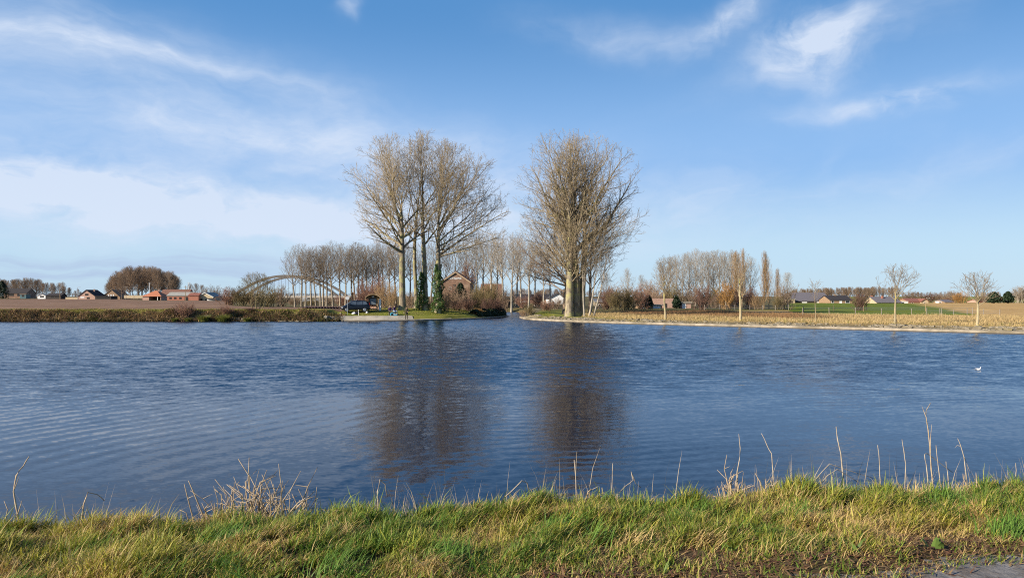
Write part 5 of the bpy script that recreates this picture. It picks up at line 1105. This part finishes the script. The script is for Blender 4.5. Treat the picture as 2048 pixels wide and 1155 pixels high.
building('house', 'red brown roofed house half hidden by the shrubs past the gable house', 'house', 962, 1004, 615, 588, 568, 200, 11, M['brick_tan'], M['roof_brown'], False, wins=((.05, .3, .55, .7, 'W'), (.35, .55, .55, .7, 'w'), (.65, .9, .5, .68, 'w'), (.2, .4, .1, .4, 'w')))
building('house', 'house with a steep red brown roof and white side behind the wooden notice board', 'house', 712, 744, 618, 600, 583, 175, 9, M['cream'], M['roof_brown'], True, wins=((.3, .5, .2, .6, 'w'),), trim=M['white'])
building('house', 'white gable house with a dark roof seen just before the dense poplar clump', 'house', 1098, 1129, 612, 597, 587, 240, 22, M['white'], M['roof_dark'], True, ridge=.62, wins=((.2, .35, .25, .7, 'w'), (.6, .72, .3, .75, 'w')))
building('long_shed', 'low long shed with a dark roof behind the trunks of the canal poplars', 'shed', 1030, 1100, 607, 598, 589, 262, 10, M['brick_old'], M['roof_dark'], False, wins=((.2, .3, .3, .7, 'W'), (.6, .7, .3, .7, 'w')))
# garage, annex and pump house
root, w_, H = flat('garage', 'pink brick block with a flat roof behind the young tree with yellow forks', 'garage', 1281, 1347, 617, 596.5, 166, 6, M['brick_pink'], M['brick_pink'], ((.72, .80, .1, .5, 'd'),), lip=.04)
flat('annex', 'low flat-roofed garage annex with a white door, before the pink brick block', 'garage', 1278, 1324, 618.5, 608.5, 158, 5, M['brick_tan'], M['concrete'], ((.62, .93, .04, .72, 'D'), (.12, .3, .2, .7, 'w'), (.36, .5, .2, .7, 'w')))
flat('pump_house', 'tiny brick hut with a tall white door and a thin flat roof', 'hut', 1363, 1382, 617, 603.5, 160, 2.4, M['brick_pink'], M['concrete'], ((.08, .46, .02, .9, 'D'),))
building('cottage', 'small pale cottage half hidden behind the olive bushes past the clump', 'house', 1190, 1222, 616, 604, 598, 200, 8, M['cream'], M['fibre'], False, wins=((.2, .35, .3, .7, 'w'), (.6, .75, .3, .7, 'w')))
# far houses behind the meadow
building('barn', 'long dark barn roof behind the spindly sapling at the top of the meadow', 'barn', 1588, 1664, 607, 601.5, 585.5, 290, 16, M['wood_dark'], M['roof_slate'], False, wins=((.2, .35, .1, .8, 'W'), (.6, .66, .2, .8, 'W')))
M_ = mk('brown dark slate', (.075, .062, .058), (.05, .042, .04), 3)
bpy.data.objects['barn.%03d' % 4].children[1].data.materials[0] = M_ if 'barn.004' in bpy.data.objects else M_
flat('stable', 'white fronted stable at the end of the long dark barn, half behind the columnar poplars', 'stable', 1572, 1590, 606, 597, 288, 6, M['cream'], M['fibre'], ((.3, .6, .1, .7, 'd'),))
building('house', 'dark roofed farmhouse with a white gable dormer, next to the red bush in the meadow', 'house', 1660, 1704, 607.5, 600, 591.5, 280, 10, M['brick_tan'], M['roof_dark'], False, wins=((.06, .18, .2, .9, 'w'), (.42, .54, .1, .95, 'W'), (.7, .9, .2, .9, 'w')), chim=((.5, 5, 589.5),))
building('house', 'grey slate roofed bungalow with a pale chimney behind the straight bank tree', 'house', 1753, 1802, 608, 604.5, 594, 275, 10, M['cream'], M['roof_slate'], False, wins=((.1, .2, .1, .9, 'w'), (.5, .62, .1, .9, 'w'), (.75, .9, .1, .9, 'w')), chim=((.42, 3.5, 592), (.1, 5.5, 591)))
flat('annex', 'white flat-roofed annex between the grey bungalow and the red tiled house', 'annex', 1801, 1816, 607.5, 602, 276, 6, M['white'], M['white'], ((.2, .5, .1, .7, 'w'),), lip=.1)
building('house', 'red brown tiled house with a small pale gable beyond the meadow', 'house', 1817, 1845, 608, 603.5, 597, 282, 9, M['brick_tan'], M['roof_red'], False, wins=((.2, .35, .2, .9, 'w'),))
building('house', 'small pale gable cottage beside the red brown tiled house', 'house', 1843, 1857, 608, 602.5, 597.5, 281, 8, M['cream'], M['roof_red'], True, wins=((.3, .5, .2, .7, 'w'),))
flat('kiosk', 'tiny bright white hut standing alone beyond the stubble field', 'hut', 1877, 1883, 607.5, 602, 285, 2, M['white'], M['white'], ((.3, .7, .1, .7, 'd'),), lip=.05)
building('house', 'low house with a blue grey roof beside the orange willow bush', 'house', 1890, 1908, 607.5, 604, 600, 288, 8, M['brick_tan'], M['roof_slate'], False, wins=((.3, .5, .2, .8, 'w'),))
building('house', 'red roofed house between the widest crowned tree and the evergreens', 'house', 1958, 1977, 608, 603.5, 599, 300, 8, M['brick_pink'], M['roof_red'], False, wins=((.3, .5, .2, .8, 'w'),))
building('house', 'pale narrow gable house between the two dark evergreens', 'house', 1999, 2008, 608, 602, 597.5, 300, 8, M['cream'], M['roof_red'], True, wins=((.3, .6, .3, .8, 'w'),))

# ------------------------------------------------------------------ arch bridge
def bridge():
    Y0 = 335; root = empty('arch_bridge', (PX(570, Y0), Y0, 3.2), R(-9), 'grey steel bow arch bridge with thin hangers over the far canal', 'bridge')
    span = 50.0; rise = PZ(551.5, Y0) - 3.2
    for k, yy in enumerate((0, 11)):
        m = MB(); rings = []
        for i in range(33):
            s_ = i / 32; x = (s_ - .5) * span; z = rise * (1 - (2*s_ - 1) ** 2); dz_ = -rise * 4 * (2*s_ - 1) / span; n = Vector((-dz_, 0, 1)).normalized() * .5
            rings.append([(x - n.x, yy - .4, z - n.z), (x + n.x, yy - .4, z + n.z), (x + n.x, yy + .4, z + n.z), (x - n.x, yy + .4, z - n.z)])
        m.loft(rings); m.build('arch', M['steel'], root)
        for i in range(1, 15):
            s_ = i / 15; x = (s_ - .5) * span; z = rise * (1 - (2*s_ - 1) ** 2) - .5
            MB().tube([(x, yy, .2), (x, yy, z)], .06, 5).build('hanger', M['steel'], root)
    m = MB(); m.box(-46, 40, -1.2, 12.2, -.75, -.25); m.build('deck', M['steel'], root)
    m = MB(); m.box(-46, 40, -1.35, -1.21, -.62, .25); m.build('parapet', M['deckc'], root)
    m = MB(); m.box(-46, 40, -1.3, -1.24, 1.1, 1.18); [m.box(x, x + .08, -1.3, -1.24, .25, 1.1) for x in range(-46, 41, 2)]; m.build('railing', M['steel'], root)
    for x in (-25.5, 24.5): MB().box(x - .8, x + .8, -.5, 11.5, -4.5, -.76).build('pier', M['deckc'], root)
    for x in (-45, -36, 33, 39): MB().box(x - .4, x + .4, 0, 11, -4.5, -.76).build('pier', M['deckc'], root)
bridge()
for i, (px, Y, top, lab) in enumerate([(617, 300, 604, 'white van shape parked under the bridge deck, among the row of trunks'), (640, 300, 603, 'white car parked under the bridge deck, partly behind a trunk')]):
    x = PX(px, Y); z = tz(x, Y); root = empty('parked_van' if i == 0 else 'parked_car', (x, Y, z), .3, lab, 'van' if i == 0 else 'car')
    h = 2.0 if i == 0 else 1.5; L = 4.6 if i == 0 else 4.0
    m = MB(); m.prism([(-L/2, .35), (L/2, .35), (L/2, h*.55), (L*.36, h*.62), (L*.22, h), (-L*.46, h), (-L/2, h*.6)], -.85, .85); m.build('body', M['white'], root)
    m = MB(); m.prism([(L*.33, h*.64), (L*.2, h*.93), (-L*.1, h*.93), (-L*.1, h*.64)], -.87, .87); m.build('window', M['glass'], root)
    for wx in (-L*.3, L*.3):
        for wy in (-.86, .66): MB().tube([(wx, wy, .33), (wx, wy + .2, .33)], .33, 14).build('wheel', M['tyre'], root)

# ------------------------------------------------------------------ poles and fences
def pole(px, Y, yb, yt, label, mat, r=.12, arm=False):
    x = PX(px, Y); z = PZ(yb, Y); H = PZ(yt, Y) - z; root = empty('utility_pole' if not arm else 'street_lamp', (x, Y, z), 0, label, 'pole' if not arm else 'street lamp')
    MB().tube([(0, 0, -.5), (0, 0, H)], [r, r * .7], 8).build('post', mat, root)
    if arm: MB().tube([(0, 0, H - .1), (.5, 0, H + .25), (1.1, 0, H + .3)], [.06, .05, .05], 6).build('arm', mat, root); MB().box(.9, 1.6, -.14, .14, H + .2, H + .34).build('lamp_head', M['grey'], root)
    else: MB().box(-.7, .7, -.06, .06, H - .5, H - .38).build('crossarm', M['wood_grey'], root); [MB().tube([(q, 0, H - .38), (q, 0, H - .2)], .05, 6).build('insulator', M['white'], root) for q in (-.6, .6)]
pole(299, 380, 600, 565, 'pale concrete pole behind the orange hipped barn roof', M['white'], .2)
pole(378, 350, 603, 564, 'pale concrete pole at the end of the red brown barn roof', M['white'], .18)
pole(371, 305, 605, 571, 'brown wooden pole in front of the grey cowshed roof', M['wood'], .13)
pole(252, 380, 600, 572, 'thin pole beside the tan gable house and the pale wall', M['wood_grey'], .13)
pole(268, 375, 600, 575, 'dark street lamp before the pale wall', M['wood_grey'], .1, True)
pole(120, 425, 597, 566, 'wooden pole above the low open shed at the field end', M['wood'], .16)
pole(155, 425, 597, 574, 'slender street lamp at the wall of the pink brick house', M['galv'], .1, True)
pole(574, 290, 612, 588, 'short brown pole standing under the bridge deck', M['wood'], .2)
pole(1856, 290, 607, 594, 'thin pole beside the small pale cottage beyond the stubble', M['wood_grey'], .12)
pole(2017, 285, 607, 595, 'thin pole in front of the slimmer evergreen', M['galv'], .12)
pole(1670 - 0, 310, 606, 588, 'thin pole behind the dark roofed farmhouse', M['wood_grey'], .1)
def fence(label, pts, hp, mat, wires=3, step=3.0):
    """posts and wires: each post a part"""
    P = resample(pts, step); x0, y0 = P[0]; z0 = tz(x0, y0); root = empty('wire_fence', (x0, y0, z0), 0, label, 'fence'); tops = []
    r_ = random.Random(len(P)); mat = mat
    for (x, y) in P:
        z = tz(x, y) - z0; h = hp * r_.uniform(.85, 1.12); MB().tube([(x-x0, y-y0, z-.3), (x-x0 + r_.uniform(-.06, .06), y-y0, z+h)], .05, 6).build('post', mat, root); tops.append(Vector((x-x0, y-y0, z)))
    for k in range(wires): MB().tube([t + Vector((0, 0, hp * (.35 + .28 * k))) for t in tops], .012, 4).build('wire', M['galv'], root)
fence('wire fence on weathered posts between the dry grass and the meadow', [(39, 100.5), (50, 101.5), (62, 101)], 1.1, M['wood_grey'], 3, 3.2)
fence('post and wire fence running along the far side of the stubble corner', [(57.5, 104), (62.5, 103), (66, 101.5)], .9, M['wood_grey'], 2, 1.3)
fence('old paddock fence on grey posts beside the dark red ball-shaped bush', [(36, 140), (44, 139), (52, 141)], 1.1, M['wood_grey'], 2, 2.2)
fence('line of paddock posts standing out in the green meadow', [(49, 126), (60, 128), (70, 127)], 1.1, M['wood'], 2, 5.5)

# ------------------------------------------------------------------ quay lawn: car, board, sign, anglers
def car():
    Y = 104.5; x = PX(711, Y); z = tz(x, Y) + .05; root = empty('parked_car', (x, Y, z), R(180 + 14), 'dark navy people carrier parked on the quay lawn before the ridged plot', 'car')
    L = 3.9; W_ = .86      # +x is the front
    def ring(xx, zb, zs, zr, wb, wr, n=10):
        """one cross section: sill, shoulder, roof"""
        a = [(-wb, zb), (-wb*1.02, zb + .2), (-wb, zs), (-wr, zr - .08), (-wr*.75, zr), (wr*.75, zr), (wr, zr - .08), (wb, zs), (wb*1.02, zb + .2), (wb, zb)]
        return [(xx, p, q) for p, q in a]
    st = [(-1.95, .45, .85, .95, .70, .62), (-1.90, .30, .95, 1.15, .80, .66), (-1.72, .26, .98, 1.42, .85, .66), (-1.35, .25, .98, 1.57, .86, .67), (-.6, .25, .96, 1.63, .86, .68), (.1, .25, .95, 1.61, .86, .68), (.55, .25, .94, 1.52, .86, .66), (.95, .25, .92, 1.25, .86, .68), (1.32, .25, .88, .98, .85, .72), (1.62, .26, .78, .86, .82, .70), (1.85, .30, .66, .74, .76, .62), (1.95, .38, .58, .64, .66, .5)]
    m = MB(); m.loft([ring(*q) for q in st]); b = m.build('body', M['paint_navy'], root, True)
    for sy in (-1, 1):
        for (xa_, xb_, xc_, xd_) in ((.92, .48, -.10, -.10), (-.18, -.18, -.92, -.92), (-1.0, -1.0, -1.62, -1.50)):
            g = MB(); wz = lambda h: .865 - (.865 - .675) * (h - .96) / .56
            q = [(xa_, 1.0), (xb_, 1.46), (xc_, 1.50 if xc_ > -1.2 else 1.42), (xd_, 1.0)]
            if xd_ < -1.3: q = [(-1.0, 1.0), (-1.0, 1.5), (-1.42, 1.44), (-1.62, 1.05)]
            if xa_ == .92: q = [(.98, 1.0), (.5, 1.44), (-.10, 1.52), (-.10, 1.0)]
            g.add([(p, sy * (wz(h) + .012), h) for p, h in q] + [(p, sy * (wz(h) - .05), h) for p, h in q], [(0, 1, 2, 3), (7, 6, 5, 4), (0, 4, 5, 1), (1, 5, 6, 2), (2, 6, 7, 3), (3, 7, 4, 0)]); g.build('side_window', M['car_glass'], root)
        d = MB(); d.box(1.72, 1.93, sy*.62 - .13, sy*.62 + .13, .58, .74); d.build('headlight', M['lamp'], root)
        d = MB(); d.box(-1.93, -1.84, sy*.70 - .08, sy*.70 + .08, .85, 1.25); d.build('tail_light', M['red_lens'], root)
        d = MB(); d.box(.72, .86, sy*.92 - .09, sy*.92 + .09, 1.0, 1.14); d.build('wing_mirror', M['paint_navy'], root)
        for wx in (-1.22, 1.22):
            wv = MB(); wv.tube([(wx, sy*.68, .31), (wx, sy*.70, .31), (wx, sy*.86, .31), (wx, sy*.885, .31)], [.27, .31, .31, .28], 20); wh = wv.build('wheel', M['tyre'], root, False)
            rm = MB(); rm.tube([(wx, sy*.87, .31), (wx, sy*.897, .31)], [.225, .2], 16)
            rm.build('rim', M['alloy'], wh)
    w_ = MB(); w_.add([(.62, -.60, 1.475), (.62, .60, 1.475), (1.27, .68, 1.03), (1.27, -.68, 1.03), (.60, -.60, 1.40), (.60, .60, 1.40), (1.22, .68, .98), (1.22, -.68, .98)], [(0, 3, 2, 1), (4, 5, 6, 7), (0, 1, 5, 4), (1, 2, 6, 5), (2, 3, 7, 6), (3, 0, 4, 7)]); w_.build('windscreen', M['car_glass'], root)
    g = MB(); g.box(1.90, 1.99, -.35, .35, .42, .56); g.build('grille', M['black'], root)
    g = MB(); g.box(1.94, 2.0, -.26, .26, .34, .44); g.build('number_plate', M['white'], root)
car()
def notice_board():
    Y = 106; x = PX(746, Y); z = tz(x, Y); root = empty('notice_board', (x, Y, z), R(8), 'wooden notice board with a curved roof and a dark panel, next to the parked car', 'notice board'); root.scale = (1.12, 1.12, 1.12)
    for px_ in (-.52, .52):
        MB().box(px_ - .07, px_ + .07, -.07, .07, -.3, 1.75).build('post', M['wood'], root)
    MB().box(-.44, .44, -.04, .04, .72, 1.66).build('frame', M['black'], root)
    MB().box(-.36, .36, -.06, -.042, .80, 1.58).build('panel', mk('faded map panel', (.20, .23, .25), (.12, .14, .16), 6, .4), root)
    m = MB(); n = 10; o_, i_ = [], []
    for k in range(n + 1):
        a = math.pi * (.12 + .76 * k / n); o_.append((-math.cos(a) * 1.08, 1.30 + math.sin(a) * .82)); i_.append((-math.cos(a) * 1.0, 1.27 + math.sin(a) * .77))
    m.prism(o_ + i_[::-1], -.75, .75); m.build('roof', M['wood'], root)
    m = MB(); m.prism(i_, .60, .66); m.build('gable_board', M['wood'], root)
    MB().box(-.92, -.86, -.3, .62, .5, 1.55).build('side_board', M['wood'], root)
    MB().box(.72, 1.0, .05, .11, .05, 1.5).build('side_panel', M['white'], root)
    MB().box(-.44, .44, -.03, .03, .2, .3).build('rail', M['wood'], root); MB().box(-.13, .13, -.07, -.05, 1.70, 1.85).build('plaque', M['white'], root)
notice_board()
def sign():
    Y = 102.5; x = PX(695, Y); z = tz(x, Y); root = empty('road_sign', (x, Y, z), R(12), 'round pale road sign on a thin pole at the bonnet of the parked car', 'sign')
    MB().tube([(0, 0, -.3), (0, 0, 2.35)], .03, 8).build('pole', M['galv'], root)
    MB().tube([(0, -.045, 2.25), (0, -.03, 2.25)], [.24, .25], 20).build('disc', M['white'], root)
sign()
def post(px, py0, py1, label, mat, r):
    Y = 101.6; x = PX(px, Y); z = tz(x, Y); root = empty('marker_post', (x, Y, z), 0, label, 'post')
    H = PZ(py1, Y) - PZ(py0, Y); MB().tube([(0, 0, -.3), (0, 0, H), (0, 0, H + .04)], [r, r, r * .5], 8).build('shaft', mat, root); MB().tube([(0, 0, H * .7), (0, 0, H * .85)], r * 1.06, 8).build('band', M['galv'], root)
post(717, 631, 619.5, 'thin white marker post in front of the parked car', M['white'], .045); post(681.5, 628, 623, 'stubby wooden mooring stump at the end of the quay lawn', M['wood'], .14)
def bags():
    for i, (px, lab, mt, s_) in enumerate([(708, 'white rubbish bag lying on the lawn by the front wheel of the car', 'white', .22), (713, 'dark bag lying beside the white one in front of the car', 'dark_cloth', .2), (734, 'small white sack on the grass by the rear wheel of the car', 'white', .16)]):
        Y = 102.4 if i < 2 else 103.5; x = PX(px, Y); z = tz(x, Y); r_ = random.Random(i); rings = []
        for k in range(6):
            f = k / 5; rr = s_ * math.sin(.35 + f * 2.6) * 1.2
            rings.append([(rr * 1.3 * math.cos(a * math.pi / 5) * r_.uniform(.85, 1.1), rr * math.sin(a * math.pi / 5) * r_.uniform(.85, 1.1), f * s_ * 1.6) for a in range(10)])
        root = empty('bag', (x, Y, z), i, lab, 'bag'); m = MB(); m.loft(rings); m.build('sack', M[mt], root, True); MB().tube([(0, 0, s_ * 1.5), (.05, 0, s_ * 1.9)], [s_ * .15, s_ * .3], 6).build('knot', M[mt], root)
bags()

def person(label, loc, rz, J, mats, hair, hat=None):
    """body grown as one skin over a posed skeleton; J: joints (name: (x,y,z,r)); zones coloured by nearest bone"""
    bones = [('pelvis', 'chest'), ('chest', 'neck'), ('neck', 'head0'), ('head0', 'head1')]
    for s_ in 'lr': bones += [('chest', 'sho' + s_), ('sho' + s_, 'elb' + s_), ('elb' + s_, 'wri' + s_), ('wri' + s_, 'palm' + s_), ('pelvis', 'hip' + s_), ('hip' + s_, 'kne' + s_), ('kne' + s_, 'ank' + s_), ('ank' + s_, 'toe' + s_)]
    J = dict(J)
    for s_ in 'lr':
        w = Vector(J['wri' + s_][:3]); e = Vector(J['elb' + s_][:3]); d = (w - e).normalized(); J['palm' + s_] = (*(w + d * .07), .034)
        side = d.cross(Vector((0, 0, 1))).normalized() if abs(d.z) < .95 else Vector((1, 0, 0)); p0 = w + d * .075
        for k, (o_, l) in enumerate(((-.030, .062), (-.010, .075), (.010, .070), (.028, .055))):
            a = p0 + side * o_ + d * .01; b = a + d * l * .5 - Vector((0, 0, .008)); c = b + d * l * .4 - Vector((0, 0, .028))
            for q, v in (('a', a), ('b', b), ('c', c)): J['f%d%s%s' % (k, q, s_)] = (*v, .0095)
            bones += [('palm' + s_, 'f%da%s' % (k, s_)), ('f%da%s' % (k, s_), 'f%db%s' % (k, s_)), ('f%db%s' % (k, s_), 'f%dc%s' % (k, s_))]
        a = w + d * .03 - side * .045; J['tha' + s_] = (*a, .012); J['thb' + s_] = (*(a + d * .045 - side * .012), .01); bones += [('wri' + s_, 'tha' + s_), ('tha' + s_, 'thb' + s_)]
    names = list(J); ix = {n: i for i, n in enumerate(names)}
    me = bpy.data.meshes.new('body'); me.from_pydata([J[n][:3] for n in names], [(ix[a], ix[b]) for a, b in bones], []); me.update()
    tmp = bpy.data.objects.new('tmp_body', me); COL.objects.link(tmp)
    md = tmp.modifiers.new('skin', 'SKIN')
    for i, n in enumerate(names):
        sv = me.skin_vertices[0].data[i]; r_ = J[n][3]; fl = J[n][4] if len(J[n]) > 4 else 1.0; sv.radius = (r_ * fl, r_); sv.use_root = (n == 'pelvis')
    tmp.modifiers.new('sub', 'SUBSURF').levels = 1; tmp.modifiers['sub'].render_levels = 1
    dg = bpy.context.evaluated_depsgraph_get(); ev = tmp.evaluated_get(dg); out = bpy.data.meshes.new_from_object(ev); bpy.data.objects.remove(tmp)
    root = empty('person', loc, rz, label, 'person'); b = link('body', out, root)
    out.materials.clear(); [out.materials.append(M[q]) for q in (mats['skin'], mats['top'], mats['legs'], mats['shoe'])]
    segs = [(Vector(J[a][:3]), Vector(J[c][:3]), a + '|' + c) for a, c in bones]
    def zone(nm):
        a, c = nm.split('|')
        if c.startswith(('toe',)): return 3
        if c[:3] in ('kne', 'ank', 'hip'): return 2
        if c.startswith(('head', 'palm', 'f', 'th')) : return 0
        return 1
    for p in out.polygons:
        c = p.center; best = min(segs, key=lambda s_: ((c - (s_[0] + (s_[1]-s_[0]) * max(0, min(1, (c - s_[0]).dot(s_[1]-s_[0]) / max((s_[1]-s_[0]).length_squared, 1e-6))))).length)); p.material_index = zone(best[2]); p.use_smooth = True
    h0, h1 = Vector(J['head0'][:3]), Vector(J['head1'][:3]); hc = h0.lerp(h1, .6); fw = Vector(J['face'] if 'face' in J else (0, -1, 0)) if False else Vector((0, -1, 0))
    m = MB(); rings = []
    for k in range(6):
        a = .1 + k / 5 * 1.45; rr = .112 * math.cos(a - .1); rings.append([(hc.x + rr * math.cos(t * math.pi / 6), hc.y + .02 + rr * 1.1 * math.sin(t * math.pi / 6), hc.z - .02 + .145 * math.sin(a)) for t in range(12)])
    m.loft(rings); m.build('hat' if hat else 'hair', M[hat or hair], root, True)
    f = MB(); f.tube([hc + Vector((0, -.085, .01)), hc + Vector((0, -.125, -.02)), hc + Vector((0, -.095, -.03))], [.012, .018, .014], 6); f.build('nose', M[mats['skin']], b)
    for sx in (-1, 1):
        f = MB(); f.box(hc.x + sx*.034 - .012, hc.x + sx*.034 + .012, hc.y - .108, hc.y - .09, hc.z + .008, hc.z + .02); f.build('eye', M['black'], b)
        f = MB(); f.tube([hc + Vector((sx*.092, 0, -.03)), hc + Vector((sx*.112, .01, .0)), hc + Vector((sx*.095, .01, .03))], [.012, .018, .012], 6); f.build('ear', M[mats['skin']], b)
    f = MB(); f.box(hc.x - .025, hc.x + .025, hc.y - .102, hc.y - .088, hc.z - .064, hc.z - .056); f.build('mouth', M['red_lens'], b)
    return root
stand = {'pelvis': (0, 0, .92, .15, 1.0), 'chest': (0, 0, 1.28, .17, 1.0), 'neck': (0, -.02, 1.47, .065), 'head0': (0, -.03, 1.54, .075), 'head1': (0, -.04, 1.70, .095), 'shol': (-.19, 0, 1.40, .075), 'elbl': (-.30, -.08, 1.16, .055), 'wril': (-.33, -.24, .98, .036),
         'shor': (.19, 0, 1.40, .075), 'elbr': (.29, -.12, 1.15, .055), 'wrir': (.17, -.34, 1.08, .036), 'hipl': (-.10, 0, .86, .105), 'knel': (-.12, -.03, .48, .072), 'ankl': (-.13, .02, .09, .05), 'toel': (-.15, -.15, .04, .04), 'hipr': (.10, 0, .86, .105), 'kner': (.13, -.03, .48, .072), 'ankr': (.15, .02, .09, .05), 'toer': (.17, -.15, .04, .04)}
Yp_ = 101.0; xp = PX(813, Yp_)
dpx = shore_dist(np.array([xp]), np.array([Yp_]))[0]; Yp_ = Yp_ - dpx + .3; xp = PX(813, Yp_)
person('person standing on the quay edge in olive fishing clothes and a cap', (xp, Yp_, .17), R(8), stand, dict(skin='skin', top='olive_cloth', legs='olive_cloth', shoe='dark_cloth'), 'hair_dark', 'olive_cloth')
sit = {'pelvis': (0, .02, .50, .15), 'chest': (0, -.06, .86, .165), 'neck': (0, -.10, 1.04, .065), 'head0': (0, -.12, 1.10, .075), 'head1': (0, -.15, 1.26, .095), 'shol': (-.19, -.06, .97, .075), 'elbl': (-.27, -.18, .74, .055), 'wril': (-.15, -.38, .64, .036), 'shor': (.19, -.06, .97, .075), 'elbr': (.27, -.18, .74, .055), 'wrir': (.12, -.40, .66, .036),
       'hipl': (-.10, .0, .48, .105), 'knel': (-.14, -.42, .48, .075), 'ankl': (-.15, -.40, .09, .05), 'toel': (-.16, -.57, .04, .04), 'hipr': (.10, .0, .48, .105), 'kner': (.14, -.42, .47, .075), 'ankr': (.15, -.44, .09, .05), 'toer': (.17, -.60, .04, .04)}
YS = 102.6
def stool(px, Y, label, mat):
    x = PX(px, Y); z = tz(x, Y); root = empty('folding_stool', (x, Y + .03, z), .2, label, 'stool')
    MB().box(-.2, .2, -.18, .18, .34, .38).build('seat', M[mat], root)
    for sx, sy in ((-1, -1), (1, -1), (1, 1), (-1, 1)): MB().tube([(sx*.18, sy*.16, .34), (sx*.2, -sy*.16, -.02)], .012, 6).build('leg', M['galv'], root)
    return x, z
x, z = stool(780, YS, 'folding stool under the angler in the purple jacket', 'dark_cloth')
person('seated person with grey hair in a purple jacket and dark trousers', (x, YS, z), R(20), sit, dict(skin='skin', top='purple', legs='dark_cloth', shoe='dark_cloth'), 'hair')
x, z = stool(788, YS + .7, 'folding stool under the second seated angler in pale blue trousers', 'blue_cloth')
person('seated person in a dark purple top and pale blue trousers beside the turquoise bag', (x, YS + .7, z), R(60), sit, dict(skin='skin', top='purple', legs='blue_light', shoe='blue_cloth'), 'hair_dark')
def tackle():
    x = PX(785.5, 102.0); z = tz(x, 102.0); root = empty('tackle_bag', (x, 102.0, z), .3, 'turquoise fishing bag on the grass at the feet of the seated pair', 'bag')
    m = MB(); rings = []
    for k in range(5):
        f = k / 4; s_ = (.9, 1.0, 1.0, .95, .6)[k]; rings.append([(.36 * s_ * math.copysign(abs(math.cos(a)) ** .5, math.cos(a)), .2 * s_ * math.copysign(abs(math.sin(a)) ** .5, math.sin(a)), f * .42) for a in [i * math.pi / 8 + .01 for i in range(16)]])
    m.loft(rings); m.build('body', M['blue_cloth'], root, True); MB().tube([(-.2, 0, .4), (-.1, 0, .52), (.1, 0, .52), (.2, 0, .4)], .015, 6).build('handle', M['black'], root); MB().box(-.25, .25, -.215, -.2, .08, .28).build('pocket', M['dark_cloth'], root)
    x = PX(791, 101.9); z = tz(x, 101.9); root = empty('bait_box', (x, 101.9, z), -.2, 'white bait box on the grass beside the turquoise bag', 'box')
    MB().box(-.26, .26, -.13, .13, .05, .2).build('body', M['blue_cloth'], root); MB().box(-.28, .28, -.15, .15, .2, .24).build('lid', M['white'], root)
    for sx in (-.2, .2): MB().box(sx - .03, sx + .03, -.1, .1, -.02, .05).build('foot', M['black'], root)
    for i, (pa, ya, za_, pb, yb_, zb_, lab) in enumerate([(781, 102.2, 1.0, 796, 98.6, .75, 'long fishing rod resting over the quay edge, held by the purple jacketed angler'), (787, 102.3, .95, 803, 98.9, .8, 'second fishing rod propped beside the turquoise bag')]):
        a = Vector((PX(pa, ya), ya, tz(PX(pa, ya), ya) + za_ - .45)); b = Vector((PX(pb, yb_), yb_, zb_)); root = empty('fishing_rod', a, 0, lab, 'fishing rod'); d = b - a
        MB().tube([(0, 0, 0), d * .5, d], [.016, .012, .006], 6).build('blank', M['black'], root); MB().tube([-d * .06, d * .12], .02, 6).build('grip', M['wood'], root); MB().tube([d * .1 + Vector((-.04, 0, -.06)), d * .1 + Vector((.04, 0, -.06))], .04, 10).build('reel', M['galv'], root)
tackle()

# ------------------------------------------------------------------ gull on the water
def gull():
    Y = HC * 1500 / 147.; x = PX(1957, Y); root = empty('gull', (x, Y, 0), R(-42), 'small white gull swimming on the open water', 'bird'); root.scale = (.58, .58, .58)
    m = MB(); rings = []
    for k, (xx, zz, r_) in enumerate([(-.20, .075, .008), (-.15, .07, .03), (-.08, .055, .062), (0, .05, .078), (.07, .06, .07), (.11, .09, .05), (.125, .13, .034), (.13, .165, .034), (.14, .19, .036), (.155, .205, .03), (.175, .205, .016)]):
        t = Vector((1, 0, 0)) if k < 5 else (Vector((.5, 0, 1)).normalized() if k < 8 else Vector((1, 0, .3)).normalized()); u_ = Vector((0, 1, 0)); v_ = t.cross(u_)
        rings.append([Vector((xx, 0, zz)) + u_ * r_ * math.cos(a * math.pi / 5) + v_ * r_ * .92 * math.sin(a * math.pi / 5) for a in range(10)])
    m.loft(rings); b = m.build('body', M['feather'], root, True)
    for sy in (-1, 1):
        wg = MB(); rg = []
        for xx, r_ in ((-.25, .004), (-.17, .022), (-.06, .04), (.03, .034), (.07, .01)): rg.append([(xx, sy * (.058 + .02 * math.cos(a * math.pi / 3)), .085 + r_ * math.sin(a * math.pi / 3)) for a in range(6)])
        wg.loft(rg); wg.build('wing', M['feather_grey'], root, True); e = MB(); e.box(.158, .166, sy*.027 - .004, sy*.027 + .004, .205, .213); e.build('eye', M['black'], b)
    MB().tube([(.17, 0, .203), (.205, 0, .195)], [.011, .003], 6).build('bill', M['red_lens'], root)
    MB().prism([(-.27, .07), (-.16, .06), (-.16, .08)], -.025, .025).build('tail', M['feather'], root)
gull()
